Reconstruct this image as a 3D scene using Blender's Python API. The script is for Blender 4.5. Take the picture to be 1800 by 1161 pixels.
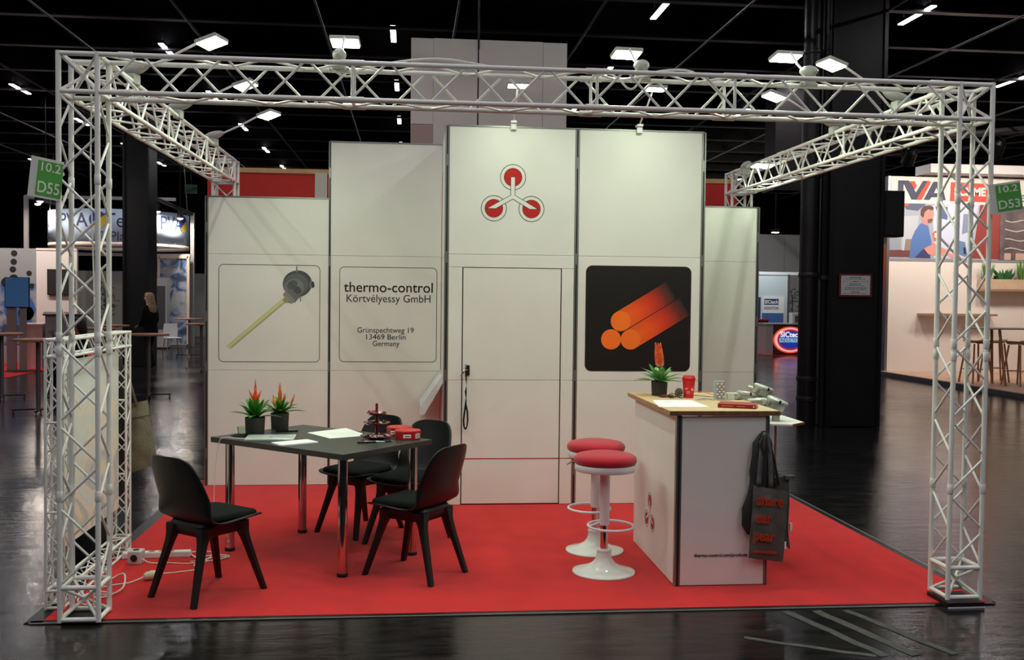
import bpy, bmesh, math, random
from mathutils import Vector, Matrix, Euler
random.seed(7)
PI = math.pi
SC = bpy.context.scene
COL = SC.collection
for _o in list(bpy.data.objects):
    bpy.data.objects.remove(_o)

# ------------------------------------------------------------------ camera
F_PX = 1758.6
YAW, PITCH, ROLL = 0.1005, -0.0319, 0.0114
CAM = Vector((1.7712, -5.2596, 1.6946))
cd = bpy.data.cameras.new('camera')
cd.sensor_fit = 'HORIZONTAL'; cd.sensor_width = 36.0
cd.lens = 36.0 * F_PX / 1800.0
cd.clip_start = 0.05; cd.clip_end = 200
cam = bpy.data.objects.new('camera', cd); COL.objects.link(cam)
_f = Vector((math.sin(YAW)*math.cos(PITCH), math.cos(YAW)*math.cos(PITCH), math.sin(PITCH)))
_r = Vector((math.cos(YAW), -math.sin(YAW), 0)); _u = _r.cross(_f)
_c, _s = math.cos(ROLL), math.sin(ROLL)
_r2 = _c*_r + _s*_u; _u2 = -_s*_r + _c*_u
cam.matrix_world = Matrix(((_r2.x, _u2.x, -_f.x, CAM.x), (_r2.y, _u2.y, -_f.y, CAM.y), (_r2.z, _u2.z, -_f.z, CAM.z), (0, 0, 0, 1)))
SC.camera = cam

# ------------------------------------------------------------------ world, exposure
w = bpy.data.worlds.new('hall_world'); SC.world = w; w.use_nodes = True
w.node_tree.nodes['Background'].inputs[0].default_value = (0.5, 0.55, 0.65, 1)
w.node_tree.nodes['Background'].inputs[1].default_value = 0.0
SC.view_settings.view_transform = 'Standard'
try: SC.view_settings.look = 'None'
except Exception: pass
SC.view_settings.exposure = -0.3
SC.view_settings.gamma = 1.0
SC.view_settings.use_curve_mapping = False

BOOTH_W = 9.5        # watts of one arm spotlight
HALL_W = 25.0        # watts of one linear hall lamp
RIGHT_W = 45.0       # watts of one stage spotlight of the right stand
BOOTH_COL = (0.82, 1.0, 0.70)
HALL_COL = (0.98, 0.96, 1.0)

# ------------------------------------------------------------------ helpers
def lin(c):
    def f(v):
        v /= 255.0
        return v/12.92 if v <= 0.04045 else ((v+0.055)/1.055)**2.4
    return tuple(f(v) for v in c)

MATS = {}
def mat(name, rgb=(128, 128, 128), rough=0.5, metal=0.0, spec=0.5, var=0.0, vscale=8.0, bump=0.0, bscale=40.0,
        emit=0.0, alpha=1.0, trans=0.0, stretch=(1, 1, 1), coat=0.0, sheen=0.0, rvar=0.0, rgb2=None, ior=1.45):
    if name in MATS: return MATS[name]
    m = bpy.data.materials.new(name); m.use_nodes = True
    nt = m.node_tree; b = nt.nodes['Principled BSDF']
    c = lin(rgb)
    b.inputs['Base Color'].default_value = (*c, 1)
    b.inputs['Roughness'].default_value = rough
    b.inputs['Metallic'].default_value = metal
    b.inputs['Specular IOR Level'].default_value = spec
    b.inputs['IOR'].default_value = ior
    b.inputs['Transmission Weight'].default_value = trans
    b.inputs['Coat Weight'].default_value = coat
    b.inputs['Sheen Weight'].default_value = sheen
    if emit:
        b.inputs['Emission Color'].default_value = (*c, 1); b.inputs['Emission Strength'].default_value = emit
    if var or bump or rvar:
        tc = nt.nodes.new('ShaderNodeTexCoord'); mp = nt.nodes.new('ShaderNodeMapping')
        mp.inputs['Scale'].default_value = stretch
        nt.links.new(tc.outputs['Object'], mp.inputs['Vector'])
        if var or rvar:
            n = nt.nodes.new('ShaderNodeTexNoise'); n.inputs['Scale'].default_value = vscale; n.inputs['Detail'].default_value = 5
            nt.links.new(mp.outputs[0], n.inputs['Vector'])
        if var:
            r = nt.nodes.new('ShaderNodeValToRGB')
            c2 = lin(rgb2) if rgb2 else tuple(min(1, x*(1+var)) for x in c)
            c1 = c if rgb2 else tuple(x*(1-var) for x in c)
            r.color_ramp.elements[0].color = (*c1, 1); r.color_ramp.elements[1].color = (*c2, 1)
            r.color_ramp.elements[0].position = 0.35; r.color_ramp.elements[1].position = 0.65
            nt.links.new(n.outputs['Fac'], r.inputs[0]); nt.links.new(r.outputs[0], b.inputs['Base Color'])
        if rvar:
            mr = nt.nodes.new('ShaderNodeMapRange'); mr.inputs[3].default_value = max(0.02, rough-rvar); mr.inputs[4].default_value = rough+rvar
            mr.inputs[1].default_value = 0.3; mr.inputs[2].default_value = 0.7
            nt.links.new(n.outputs['Fac'], mr.inputs[0]); nt.links.new(mr.outputs[0], b.inputs['Roughness'])
        if bump:
            n2 = nt.nodes.new('ShaderNodeTexNoise'); n2.inputs['Scale'].default_value = bscale; n2.inputs['Detail'].default_value = 4
            nt.links.new(mp.outputs[0], n2.inputs['Vector'])
            bp = nt.nodes.new('ShaderNodeBump'); bp.inputs['Strength'].default_value = bump; bp.inputs['Distance'].default_value = 0.01
            nt.links.new(n2.outputs['Fac'], bp.inputs['Height']); nt.links.new(bp.outputs[0], b.inputs['Normal'])
    MATS[name] = m
    return m

def vcol_mat(name, rough=0.5, emit=0.0):
    if name in MATS: return MATS[name]
    m = bpy.data.materials.new(name); m.use_nodes = True
    nt = m.node_tree; b = nt.nodes['Principled BSDF']
    a = nt.nodes.new('ShaderNodeVertexColor'); a.layer_name = 'Col'
    nt.links.new(a.outputs[0], b.inputs['Base Color']); b.inputs['Roughness'].default_value = rough
    if emit:
        nt.links.new(a.outputs[0], b.inputs['Emission Color']); b.inputs['Emission Strength'].default_value = emit
    MATS[name] = m
    return m

def thing(name, label=None, cat=None, loc=(0, 0, 0), rz=0.0, group=None, kind=None):
    o = bpy.data.objects.new(name, None); COL.objects.link(o)
    o.location = loc; o.rotation_euler = (0, 0, rz); o.empty_display_size = 0.1
    return tag(o, label, cat, group, kind)

def tag(o, label=None, cat=None, group=None, kind=None):
    if label: o['label'] = label
    if cat: o['category'] = cat
    if group: o['group'] = group
    if kind: o['kind'] = kind
    return o

def copy_tree(o, parent=None):
    c = o.copy(); COL.objects.link(c)
    if parent: c.parent = parent
    for ch in list(o.children):
        copy_tree(ch, c)
    return c

class MB:
    """collects geometry for one mesh object"""
    def __init__(s): s.v = []; s.f = []; s.c = []
    def add(s, vs, fs, col=None):
        n = len(s.v); s.v += [tuple(x) for x in vs]; s.f += [tuple(i+n for i in f) for f in fs]
        s.c += [col or (1, 1, 1)]*len(fs)
        return s
    def box(s, c, d, rot=None, taper=1.0):
        x, y, z = d[0]/2, d[1]/2, d[2]/2
        t = taper
        vs = [(-x, -y, -z), (x, -y, -z), (x, y, -z), (-x, y, -z), (-x*t, -y*t, z), (x*t, -y*t, z), (x*t, y*t, z), (-x*t, y*t, z)]
        M = Euler(rot).to_matrix() if rot else Matrix.Identity(3)
        vs = [M @ Vector(v) + Vector(c) for v in vs]
        return s.add(vs, [(0, 3, 2, 1), (4, 5, 6, 7), (0, 1, 5, 4), (1, 2, 6, 5), (2, 3, 7, 6), (3, 0, 4, 7)])
    def span(s, a, b):
        return s.box([(a[i]+b[i])/2 for i in range(3)], [abs(b[i]-a[i]) for i in range(3)])
    def lathe(s, prof, n=24, c=(0, 0, 0), M=None, sx=1.0, sy=1.0):
        vs = []; fs = []
        for r, z in prof:
            for i in range(n):
                a = 2*PI*i/n
                v = Vector((r*math.cos(a)*sx, r*math.sin(a)*sy, z))
                if M: v = M @ v
                vs.append(v + Vector(c))
        for k in range(len(prof)-1):
            for i in range(n):
                j = (i+1) % n
                fs.append((k*n+i, k*n+j, (k+1)*n+j, (k+1)*n+i))
        fs.append(tuple(range(n-1, -1, -1))); m = (len(prof)-1)*n; fs.append(tuple(range(m, m+n)))
        return s.add(vs, fs)
    def tube(s, pts, r, n=8, closed=False):
        pts = [Vector(p) for p in pts]; rs = r if isinstance(r, (list, tuple)) else [r]*len(pts)
        vs = []; fs = []; N = len(pts); nrm = None
        for k, p in enumerate(pts):
            if closed: d = pts[(k+1) % N]-pts[k-1]
            else: d = pts[min(k+1, N-1)]-pts[max(k-1, 0)]
            d.normalize()
            if nrm is None:
                nrm = d.orthogonal().normalized()
            else:
                nrm = (nrm - d*nrm.dot(d))
                nrm = nrm.normalized() if nrm.length > 1e-6 else d.orthogonal().normalized()
            b = d.cross(nrm)
            for i in range(n):
                a = 2*PI*i/n
                vs.append(p + nrm*(rs[k]*math.cos(a)) + b*(rs[k]*math.sin(a)))
        for k in range(N if closed else N-1):
            k2 = (k+1) % N
            for i in range(n):
                j = (i+1) % n
                fs.append((k*n+i, k*n+j, k2*n+j, k2*n+i))
        if not closed:
            fs.append(tuple(range(n-1, -1, -1))); fs.append(tuple(range((N-1)*n, N*n)))
        return s.add(vs, fs)
    def loft(s, rings, cap=True):
        n = len(rings[0]); vs = [p for r in rings for p in r]; fs = []
        for k in range(len(rings)-1):
            for i in range(n):
                j = (i+1) % n
                fs.append((k*n+i, k*n+j, (k+1)*n+j, (k+1)*n+i))
        if cap:
            fs.append(tuple(range(n-1, -1, -1))); m = (len(rings)-1)*n; fs.append(tuple(range(m, m+n)))
        return s.add(vs, fs)
    def poly(s, pts, col=None):
        return s.add(pts, [tuple(range(len(pts)))], col)
    def build(s, name, m, parent=None, smooth=False, bevel=0.0, sub=0, solid=0.0, vc=False):
        me = bpy.data.meshes.new(name); me.from_pydata(s.v, [], s.f)
        me.materials.append(m)
        if vc:
            ca = me.color_attributes.new('Col', 'FLOAT_COLOR', 'CORNER')
            i = 0
            for p, col in zip(me.polygons, s.c):
                for li in p.loop_indices:
                    cc = col[me.loops[li].vertex_index % len(col)] if isinstance(col[0], tuple) else col
                    ca.data[li].color = (*cc, 1)
        bm = bmesh.new(); bm.from_mesh(me)
        bmesh.ops.recalc_face_normals(bm, faces=bm.faces)
        bm.to_mesh(me); bm.free()
        if smooth:
            for p in me.polygons: p.use_smooth = True
        o = bpy.data.objects.new(name, me); COL.objects.link(o)
        if parent: o.parent = parent
        if solid:
            md = o.modifiers.new('solid', 'SOLIDIFY'); md.thickness = solid; md.offset = 0
        if bevel:
            md = o.modifiers.new('bevel', 'BEVEL'); md.width = bevel; md.segments = 2; md.limit_method = 'ANGLE'
        if sub:
            md = o.modifiers.new('sub', 'SUBSURF'); md.levels = sub; md.render_levels = sub
        if smooth and not sub:
            try:
                me.set_sharp_from_angle(angle=math.radians(40))
            except Exception: pass
        return o

_unit = {}
def rod(name, p0, p1, r, m, parent, n=10):
    """one straight tube as an object; alike tubes share one mesh"""
    key = (m.name, n)
    if key not in _unit:
        b = MB(); b.lathe([(1, 0), (1, 1)], n)
        me = bpy.data.meshes.new('tube_'+m.name); me.from_pydata(b.v, [], b.f); me.materials.append(m)
        for p in me.polygons: p.use_smooth = len(p.vertices) == 4
        _unit[key] = me
    o = bpy.data.objects.new(name, _unit[key]); COL.objects.link(o); o.parent = parent
    p0 = Vector(p0); d = Vector(p1)-p0; L = d.length
    q = d.to_track_quat('Z', 'Y')
    o.matrix_local = Matrix.Translation(p0) @ q.to_matrix().to_4x4() @ Matrix.Diagonal((r, r, L, 1))
    return o

_boxes = {}
def boxpart(name, c, d, m, parent, rot=None):
    """one box as an object; alike boxes share one mesh"""
    key = (m.name, tuple(round(x, 4) for x in d))
    if key not in _boxes:
        b = MB(); b.box((0, 0, 0), d)
        me = bpy.data.meshes.new(name); me.from_pydata(b.v, [], b.f); me.materials.append(m)
        _boxes[key] = me
    o = bpy.data.objects.new(name, _boxes[key]); COL.objects.link(o); o.parent = parent
    o.location = c
    if rot: o.rotation_euler = rot
    return o

def area(name, loc, size, watts, color, parent, rot=(0, 0, 0), spread=PI):
    l = bpy.data.lights.new(name, 'AREA'); l.shape = 'RECTANGLE'; l.size = size[0]; l.size_y = size[1]
    l.energy = watts; l.color = color; l.spread = spread
    o = bpy.data.objects.new(name, l); COL.objects.link(o); o.parent = parent; o.location = loc; o.rotation_euler = rot
    return o

def text(txt, size, m, parent, loc, width=None, rot=(PI/2, 0, 0), align='CENTER', name='lettering', depth=0.0006, shear=0.0, bold=0.0):
    """flat lettering; loc is the base-line point in the parent's frame"""
    cu = bpy.data.curves.new('t', 'FONT'); cu.body = txt; cu.size = size; cu.align_x = align; cu.extrude = depth; cu.shear = shear
    cu.offset = bold
    cu.resolution_u = 4
    o = bpy.data.objects.new('t', cu); COL.objects.link(o)
    dg = bpy.context.evaluated_depsgraph_get(); dg.update()
    me = bpy.data.meshes.new_from_object(o.evaluated_get(dg)); bpy.data.objects.remove(o); bpy.data.curves.remove(cu)
    if width and me.vertices:
        xs = [v.co.x for v in me.vertices]; k = width/(max(xs)-min(xs))
        for v in me.vertices: v.co.x *= k
    me.materials.clear(); me.materials.append(m); me.name = name
    t = bpy.data.objects.new(name, me); COL.objects.link(t); t.parent = parent; t.location = loc; t.rotation_euler = rot
    return t

def rrect(x0, x1, z0, z1, r, n=6):
    pts = []
    for cx, cz, a0 in ((x1-r, z1-r, 0), (x0+r, z1-r, PI/2), (x0+r, z0+r, PI), (x1-r, z0+r, 1.5*PI)):
        for i in range(n+1):
            a = a0+PI/2*i/n; pts.append((cx+r*math.cos(a), cz+r*math.sin(a)))
    return pts

def plate(pts, y0, y1):
    """extruded outline in the XZ plane"""
    return MB().loft([[(x, y0, z) for x, z in pts], [(x, y1, z) for x, z in pts]])

def ring_plate(po, pi, y0, y1):
    n = len(po); b = MB()
    vs = [(x, y0, z) for x, z in po]+[(x, y0, z) for x, z in pi]+[(x, y1, z) for x, z in po]+[(x, y1, z) for x, z in pi]
    fs = []
    for i in range(n):
        j = (i+1) % n
        fs += [(i, j, n+j, n+i), (2*n+i, 2*n+j, 3*n+j, 3*n+i), (i, j, 2*n+j, 2*n+i), (n+i, n+j, 3*n+j, 3*n+i)]
    return b.add(vs, fs)

def circ(cx, cz, r, n=40): return [(cx+r*math.cos(2*PI*i/n), cz+r*math.sin(2*PI*i/n)) for i in range(n)]

# ------------------------------------------------------------------ materials
m_white = mat('truss_white', (232, 232, 226), 0.35, spec=0.5)
m_panel = mat('white_panel', (226, 226, 218), 0.55, var=0.02, vscale=3)
m_alu = mat('aluminium_post', (150, 150, 146), 0.35, metal=0.8)
m_darkgroove = mat('dark_groove', (28, 28, 28), 0.6)
m_black_line = mat('black_print', (22, 18, 18), 0.6)
m_red_print = mat('red_print', (186, 22, 14), 0.5)
m_carpet = mat('red_carpet', (202, 20, 20), 0.95, var=0.07, vscale=5, bump=0.35, bscale=420, spec=0.1, sheen=0.2)
m_black_pl = mat('black_plastic', (24, 25, 25), 0.42, spec=0.4)
m_cushion = mat('black_cushion', (24, 27, 26), 0.95, bump=0.15, bscale=300, spec=0.15)
m_tabletop = mat('dark_tabletop', (54, 57, 52), 0.36, spec=0.5)
m_chrome = mat('chrome', (205, 200, 196), 0.08, metal=1.0)
m_whitegloss = mat('white_gloss', (225, 228, 222), 0.12, coat=0.5)
m_whitemet = mat('white_lacquer', (222, 222, 224), 0.3)
m_redfab = mat('red_fabric', (176, 24, 44), 0.85, bump=0.2, bscale=350, spec=0.2, sheen=0.3)
m_birch = mat('birch_ply', (206, 178, 136), 0.4, var=0.14, vscale=6, stretch=(2, 14, 2))
m_edge = mat('ply_edge', (120, 82, 56), 0.6, var=0.2, vscale=30)
m_lens = mat('lamp_lens', (255, 255, 240), 0.3, emit=22.0)
m_grey_pl = mat('grey_lamp_plastic', (168, 172, 164), 0.5)
m_hall_lens = mat('hall_lamp_lens', (255, 240, 240), 0.3, emit=12.0)
m_blackhall = mat('black_paint', (17, 17, 18), 0.45, var=0.3, vscale=3)
m_paper = mat('paper', (236, 240, 232), 0.7)
m_greyprint = mat('grey_print', (150, 160, 155), 0.7)
m_redbox = mat('red_carton', (190, 22, 24), 0.35)
m_silver = mat('silver_grey', (190, 196, 194), 0.35, metal=0.6)
m_castalu = mat('cast_aluminium', (176, 178, 166), 0.42, metal=0.45, var=0.08, vscale=30)
m_orange = mat('orange_band', (206, 96, 44), 0.5)
m_pot = mat('dark_clay_pot', (58, 56, 52), 0.8, var=0.1, vscale=60, bump=0.1, bscale=120)
m_leaf = mat('bromeliad_leaf', (52, 120, 30), 0.32, var=0.35, vscale=10, spec=0.5)
m_leaf2 = mat('pale_leaf', (112, 168, 96), 0.3, var=0.3, vscale=10, spec=0.5)
m_flower = mat('flower_orange', (222, 84, 34), 0.5, var=0.3, vscale=40)
m_flower_y = mat('flower_ochre', (196, 138, 52), 0.5, var=0.4, vscale=30)
m_soil = mat('soil', (40, 28, 20), 0.95)
m_cable = mat('white_cable', (226, 224, 214), 0.5)
m_green = mat('green_sign', (78, 158, 66), 0.5)
m_khaki = mat('khaki_canvas', (128, 126, 104), 0.9, var=0.12, vscale=12, bump=0.3, bscale=60, spec=0.1)
m_darkbag = mat('grey_felt_bag', (92, 92, 88), 0.95, var=0.15, vscale=14, bump=0.35, bscale=60, spec=0.1)
m_bagprint = mat('orange_bag_print', (168, 56, 28), 0.9)
m_wood_top = mat('beech_top', (166, 112, 76), 0.5, var=0.15, vscale=8)
m_skin = mat('skin', (196, 150, 124), 0.6)
m_hair = mat('blond_hair', (150, 128, 98), 0.8, var=0.3, vscale=20)
m_coat = mat('black_coat', (16, 17, 19), 0.9, spec=0.15)
m_greywall = mat('grey_partition', (206, 206, 200), 0.7)
m_warmwhite = mat('stand_wall_white', (240, 232, 224), 0.6)

# ================================================================== STRUCTURE
# floor: polished black hall floor
def floor_material():
    m = bpy.data.materials.new('polished_black_floor'); m.use_nodes = True
    nt = m.node_tree; b = nt.nodes['Principled BSDF']
    tc = nt.nodes.new('ShaderNodeTexCoord')
    mp = nt.nodes.new('ShaderNodeMapping'); mp.inputs['Scale'].default_value = (1.0, 3.6, 1); mp.inputs['Rotation'].default_value = (0, 0, 0.12)
    nt.links.new(tc.outputs['Object'], mp.inputs[0])
    n1 = nt.nodes.new('ShaderNodeTexNoise'); n1.inputs['Scale'].default_value = 3.0; n1.inputs['Detail'].default_value = 8; n1.inputs['Roughness'].default_value = 0.62
    nt.links.new(mp.outputs[0], n1.inputs['Vector'])
    n2 = nt.nodes.new('ShaderNodeTexNoise'); n2.inputs['Scale'].default_value = 0.55; n2.inputs['Detail'].default_value = 3
    nt.links.new(tc.outputs['Object'], n2.inputs['Vector'])
    r = nt.nodes.new('ShaderNodeValToRGB')
    r.color_ramp.elements[0].position = 0.3; r.color_ramp.elements[0].color = (*lin((14, 14, 15)), 1)
    r.color_ramp.elements[1].position = 0.72; r.color_ramp.elements[1].color = (*lin((38, 36, 36)), 1)
    nt.links.new(n1.outputs['Fac'], r.inputs[0]); nt.links.new(r.outputs[0], b.inputs['Base Color'])
    mx = nt.nodes.new('ShaderNodeMath'); mx.operation = 'ADD'
    nt.links.new(n1.outputs['Fac'], mx.inputs[0]); nt.links.new(n2.outputs['Fac'], mx.inputs[1])
    mr = nt.nodes.new('ShaderNodeMapRange'); mr.inputs[1].default_value = 0.75; mr.inputs[2].default_value = 1.3
    mr.inputs[3].default_value = 0.08; mr.inputs[4].default_value = 0.24
    nt.links.new(mx.outputs[0], mr.inputs[0]); nt.links.new(mr.outputs[0], b.inputs['Roughness'])
    bp = nt.nodes.new('ShaderNodeBump'); bp.inputs['Strength'].default_value = 0.16; bp.inputs['Distance'].default_value = 0.02
    nt.links.new(n1.outputs['Fac'], bp.inputs['Height']); nt.links.new(bp.outputs[0], b.inputs['Normal'])
    b.inputs['Specular IOR Level'].default_value = 0.36
    return m
m_floor = floor_material()
X0, X1, Y0, Y1, ZC = -26.0, 32.0, -18.0, 48.0, 7.6
tag(MB().span((X0, Y0, -0.1), (X1, Y1, -0.003)).build('floor', m_floor), kind='structure', label='polished black hall floor')
m_ceil = mat('black_ceiling', (15, 15, 16), 0.5, var=0.3, vscale=1)
ceiling = tag(MB().span((X0, Y0, ZC), (X1, Y1, ZC+0.1)).build('ceiling', m_ceil), kind='structure', label='black hall ceiling with cross beams and pipes')
m_beam = mat('black_gloss_beam', (15, 15, 17), 0.28, spec=0.5, rvar=0.08, vscale=2)
for k in range(-3, 16):
    y = 0.9+2.0*k
    if y < Y1:
        boxpart('beam', (3, y+0.06, 6.35), (57.6, 0.12, 0.7), m_beam, ceiling)
        boxpart('beam_rail', (3, y+0.06, 5.985), (57.6, 0.14, 0.03), mat('beam_rail_grey', (58, 60, 64), 0.4), ceiling)
m_pipe = mat('ceiling_pipe_grey', (60, 62, 66), 0.4)
for i in range(-6, 11):
    x = 2.37+1.905*i
    rod('pipe', (x, -14, 5.6), (x, 46, 5.6), 0.018, m_pipe, ceiling)
random.seed(4)
m_cp_ = mat('ceiling_panel_grey', (58, 56, 58), 0.6)
for i in range(-5, 8):
    for k in range(1, 11):
        if random.random() < (0.5 if i > 2 else 0.22):
            boxpart('ceiling_panel', (2.37+1.905*(i+0.5), 0.9+2*k+1.06, 6.72), (1.5, 1.1, 0.04), m_cp_, ceiling)
for nm, a, bb in (('wall_left', (X0, Y0, 0), (X0+0.1, Y1, ZC)), ('wall_right', (X1-0.1, Y0, 0), (X1, Y1, ZC)),
                  ('wall_back', (X0, Y1-0.1, 0), (X1, Y1, ZC)), ('wall_front', (X0, Y0, 0), (X1, Y0+0.1, ZC))):
    tag(MB().span(a, bb).build(nm, m_ceil), kind='structure', label='black hall '+nm.replace('_', ' '))

# linear hall lamps hung in rows under the beams
def hall_lamp():
    t = thing('linear_ceiling_lamp', 'white linear lamp hung under the black hall ceiling', 'ceiling lamp', group='linear lamps in rows under the hall ceiling')
    MB().box((0, 0, 0.03), (0.1, 1.04, 0.05)).build('housing', mat('lamp_housing_grey', (70, 70, 72), 0.4), t)
    MB().box((0, 0, 0.0), (0.085, 1.0, 0.02)).build('lens', m_hall_lens, t)
    for y in (-0.4, 0.4): rod('hanger', (0, y, 0.05), (0, y, 1.58), 0.006, mat('black_wire', (20, 20, 20), 0.5), t)
    area('lamp_light', (0, 0, -0.015), (0.085, 1.0), HALL_W, HALL_COL, t)
    area('uplight', (0, 0, 0.062), (0.085, 1.0), HALL_W*0.16, HALL_COL, t, rot=(PI, 0, 0))
    return t
hl = None
ROWS = {-10.5: 'farthest to the left', -6.5: 'left of the front left truss leg', -2.55: 'over the left truss beam', 1.44: 'left of the pale tower', 5.42: 'right of the pale tower', 9.27: 'over the thick black column', 13.3: 'over the white stand at right'}
for X, ph in ((-10.5, 13.0), (-6.5, 13.0), (-2.55, 13.1), (1.44, 11.4), (5.42, 9.43), (9.27, 9.2), (13.3, 9.2)):
    for y in [ph+4*k for k in range(-6, 6)]+[ph-4*k+2 for k in range(3, 6)]:  # second list: extra lamps between grid places, added for frontal fill
        if -11 < y < 30 and not (X < -8 and y < 12) and not (X > 11 and y < 2):
            if hl is None: o = hl = hall_lamp()
            else: o = copy_tree(hl)
            o.location = (X, y, 6.0)
            if y > 8.4:
                k_ = int((y-8.4)//4)
                o['label'] = 'white linear ceiling lamp, %s seen in the row %s' % (('nearest', 'second', 'third', 'fourth', 'fifth', 'sixth', 'seventh')[min(k_, 6)], ROWS[X])
            else:
                o['label'] = 'white linear lamp overhead, above the top edge of the photo'

# black columns
def column(x0, x1, y0, y1, label):
    t = thing('hall_column', label, 'column', ((x0+x1)/2, (y0+y1)/2, 0))
    wx, wy = x1-x0, y1-y0
    MB().box((0, 0, ZC/2), (wx, wy, ZC)).build('shaft', m_blackhall, t, bevel=0.015)
    for s in (-1, 1):
        for yy in (-wy/2, wy/2):
            MB().box((s*(wx/2-0.03), yy*1.02, ZC/2), (0.05, 0.05, ZC)).build('corner_guard', mat('corner_guard_black', (24, 24, 25), 0.35), t)
    return t
c1 = column(7.32, 8.09, 7.69, 8.5, 'thick black hall column carrying a red-framed notice')
pp = thing('drain_pipe', 'black round pipe running up beside the thick column', 'pipe', (7.105, 7.80, 0))
MB().lathe([(0.125, 0), (0.125, ZC)], 28).build('pipe_run', mat('pipe_black', (22, 21, 23), 0.35), pp, smooth=True)
for z in (0.35, 0.62, 2.02, 3.35, 5.0):
    MB().lathe([(0.133, z), (0.136, z+0.012), (0.136, z+0.05), (0.133, z+0.062)], 28).build('pipe_collar', mat('collar_black', (36, 36, 37), 0.35), pp, smooth=True)
p2 = thing('cable_conduit', 'slim black conduit between pipe and thick column', 'pipe', (7.275, 7.70, 0))
MB().lathe([(0.04, 0), (0.04, 2.0), (0.055, 2.03), (0.055, ZC)], 16).build('conduit_run', mat('pipe_black', (22, 21, 23), 0.35), p2, smooth=True)
MB().lathe([(0.05, 1.98), (0.062, 1.99), (0.062, 2.04), (0.05, 2.05)], 16).build('conduit_joint', mat('collar_black', (36, 36, 37), 0.35), p2, smooth=True)
c2 = column(-4.91, -4.31, 18.8, 19.5, 'tall black hall column behind the walking person')
t = thing('hanging_duct', 'dark brown square duct dropping from the ceiling behind the right truss', 'duct', (9.2, 14.3, 3.9))
MB().box((0, 0, 1.85), (0.6, 0.6, 3.7)).build('duct_body', mat('duct_brown', (38, 33, 33), 0.6, var=0.15, vscale=4), t)
MB().box((0, 0, 0.03), (0.66, 0.66, 0.06)).build('duct_flange', mat('collar_black', (36, 36, 37), 0.35), t)
# notice on the column
t = thing('notice_board', 'white notice with red frame screwed to the black column', 'sign', (7.70, 7.66, 1.918))
MB().box((0, 0, 0), (0.46, 0.014, 0.31)).build('red_frame', mat('notice_red', (120, 26, 34), 0.5), t)
MB().box((0, -0.008, 0), (0.405, 0.006, 0.26)).build('sheet', mat('notice_sheet', (206, 206, 204), 0.6), t)
pr = mat('notice_print', (96, 98, 100), 0.7)
for i, (zz, ww) in enumerate(((0.105, .17), (0.083, .3), (0.052, .075), (0.018, .17), (-0.006, .25), (-0.036, .3), (-0.06, .3), (-0.09, .11), (-0.112, .34))):
    b = MB(); n = max(2, int(ww/0.05)); x = -ww/2
    while x < ww/2-0.01:
        l = min(random.uniform(0.02, 0.06), ww/2-x); b.box((x+l/2, -0.0115, zz), (l, 0.001, 0.010 if i in (0, 2, 3, 5, 7) else 0.006)); x += l+0.008
    b.build('text_line', pr, t)
b = MB()
for sx in (-1, 1):
    b.box((sx*0.105, -0.0115, 0.052), (0.12, 0.001, 0.002)); b.poly([(sx*0.18, -0.0115, 0.052), (sx*0.162, -0.0115, 0.058), (sx*0.162, -0.0115, 0.046)])
b.build('arrow', pr, t)
# loudspeaker hung on the column
t = thing('wall_speaker', 'black rectangular box loudspeaker mounted on the side of the thick column', 'speaker', (8.235, 7.78, 2.58))
MB().box((0, 0, 0.31), (0.27, 0.24, 0.62)).build('cabinet', mat('speaker_black', (20, 21, 22), 0.55), t, bevel=0.012)
MB().box((0, -0.124, 0.31), (0.23, 0.008, 0.57)).build('grille', mat('speaker_grille', (26, 27, 28), 0.8), t)
MB().box((-0.12, 0.05, 0.31), (0.06, 0.06, 0.2)).build('bracket', m_blackhall, t)

# ------------------------------------------------------------------ booth carpet
carpet = tag(MB().span((-0.10, 0.06, -0.003), (5.03, 4.05, 0.006)).build('carpet', m_carpet), 'red needle-felt carpet under the whole exhibition booth', 'carpet')
m_tape = mat('black_edge_tape', (20, 20, 20), 0.35); m_tapew = mat('clear_edge_film', (130, 130, 128), 0.35)
for nm, a, bb in (('front', (-0.16, 0.025, 0), (5.06, 0.06, 0.004)), ('left', (-0.185, 0.03, 0), (-0.10, 4.05, 0.004)), ('right', (5.03, 0.06, 0), (5.085, 4.05, 0.004))):
    tp = tag(MB().span(a, bb).build('edge_tape', m_tape), 'black tape strip along the %s edge of the red carpet' % nm, 'tape')
    if nm == 'front': MB().span((-0.16, 0.018, 0), (4.7, 0.025, 0.0045)).build('film_edge', m_tapew, tp)
    elif nm == 'left': MB().span((-0.193, 0.03, 0), (-0.185, 1.2, 0.0045)).build('film_edge', m_tapew, tp)
    else: MB().span((5.085, 0.2, 0), (5.095, 3.9, 0.0045)).build('film_edge', m_tapew, tp)
m_res = mat('tape_residue', (66, 68, 64), 0.75, var=0.25, vscale=20)
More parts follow.
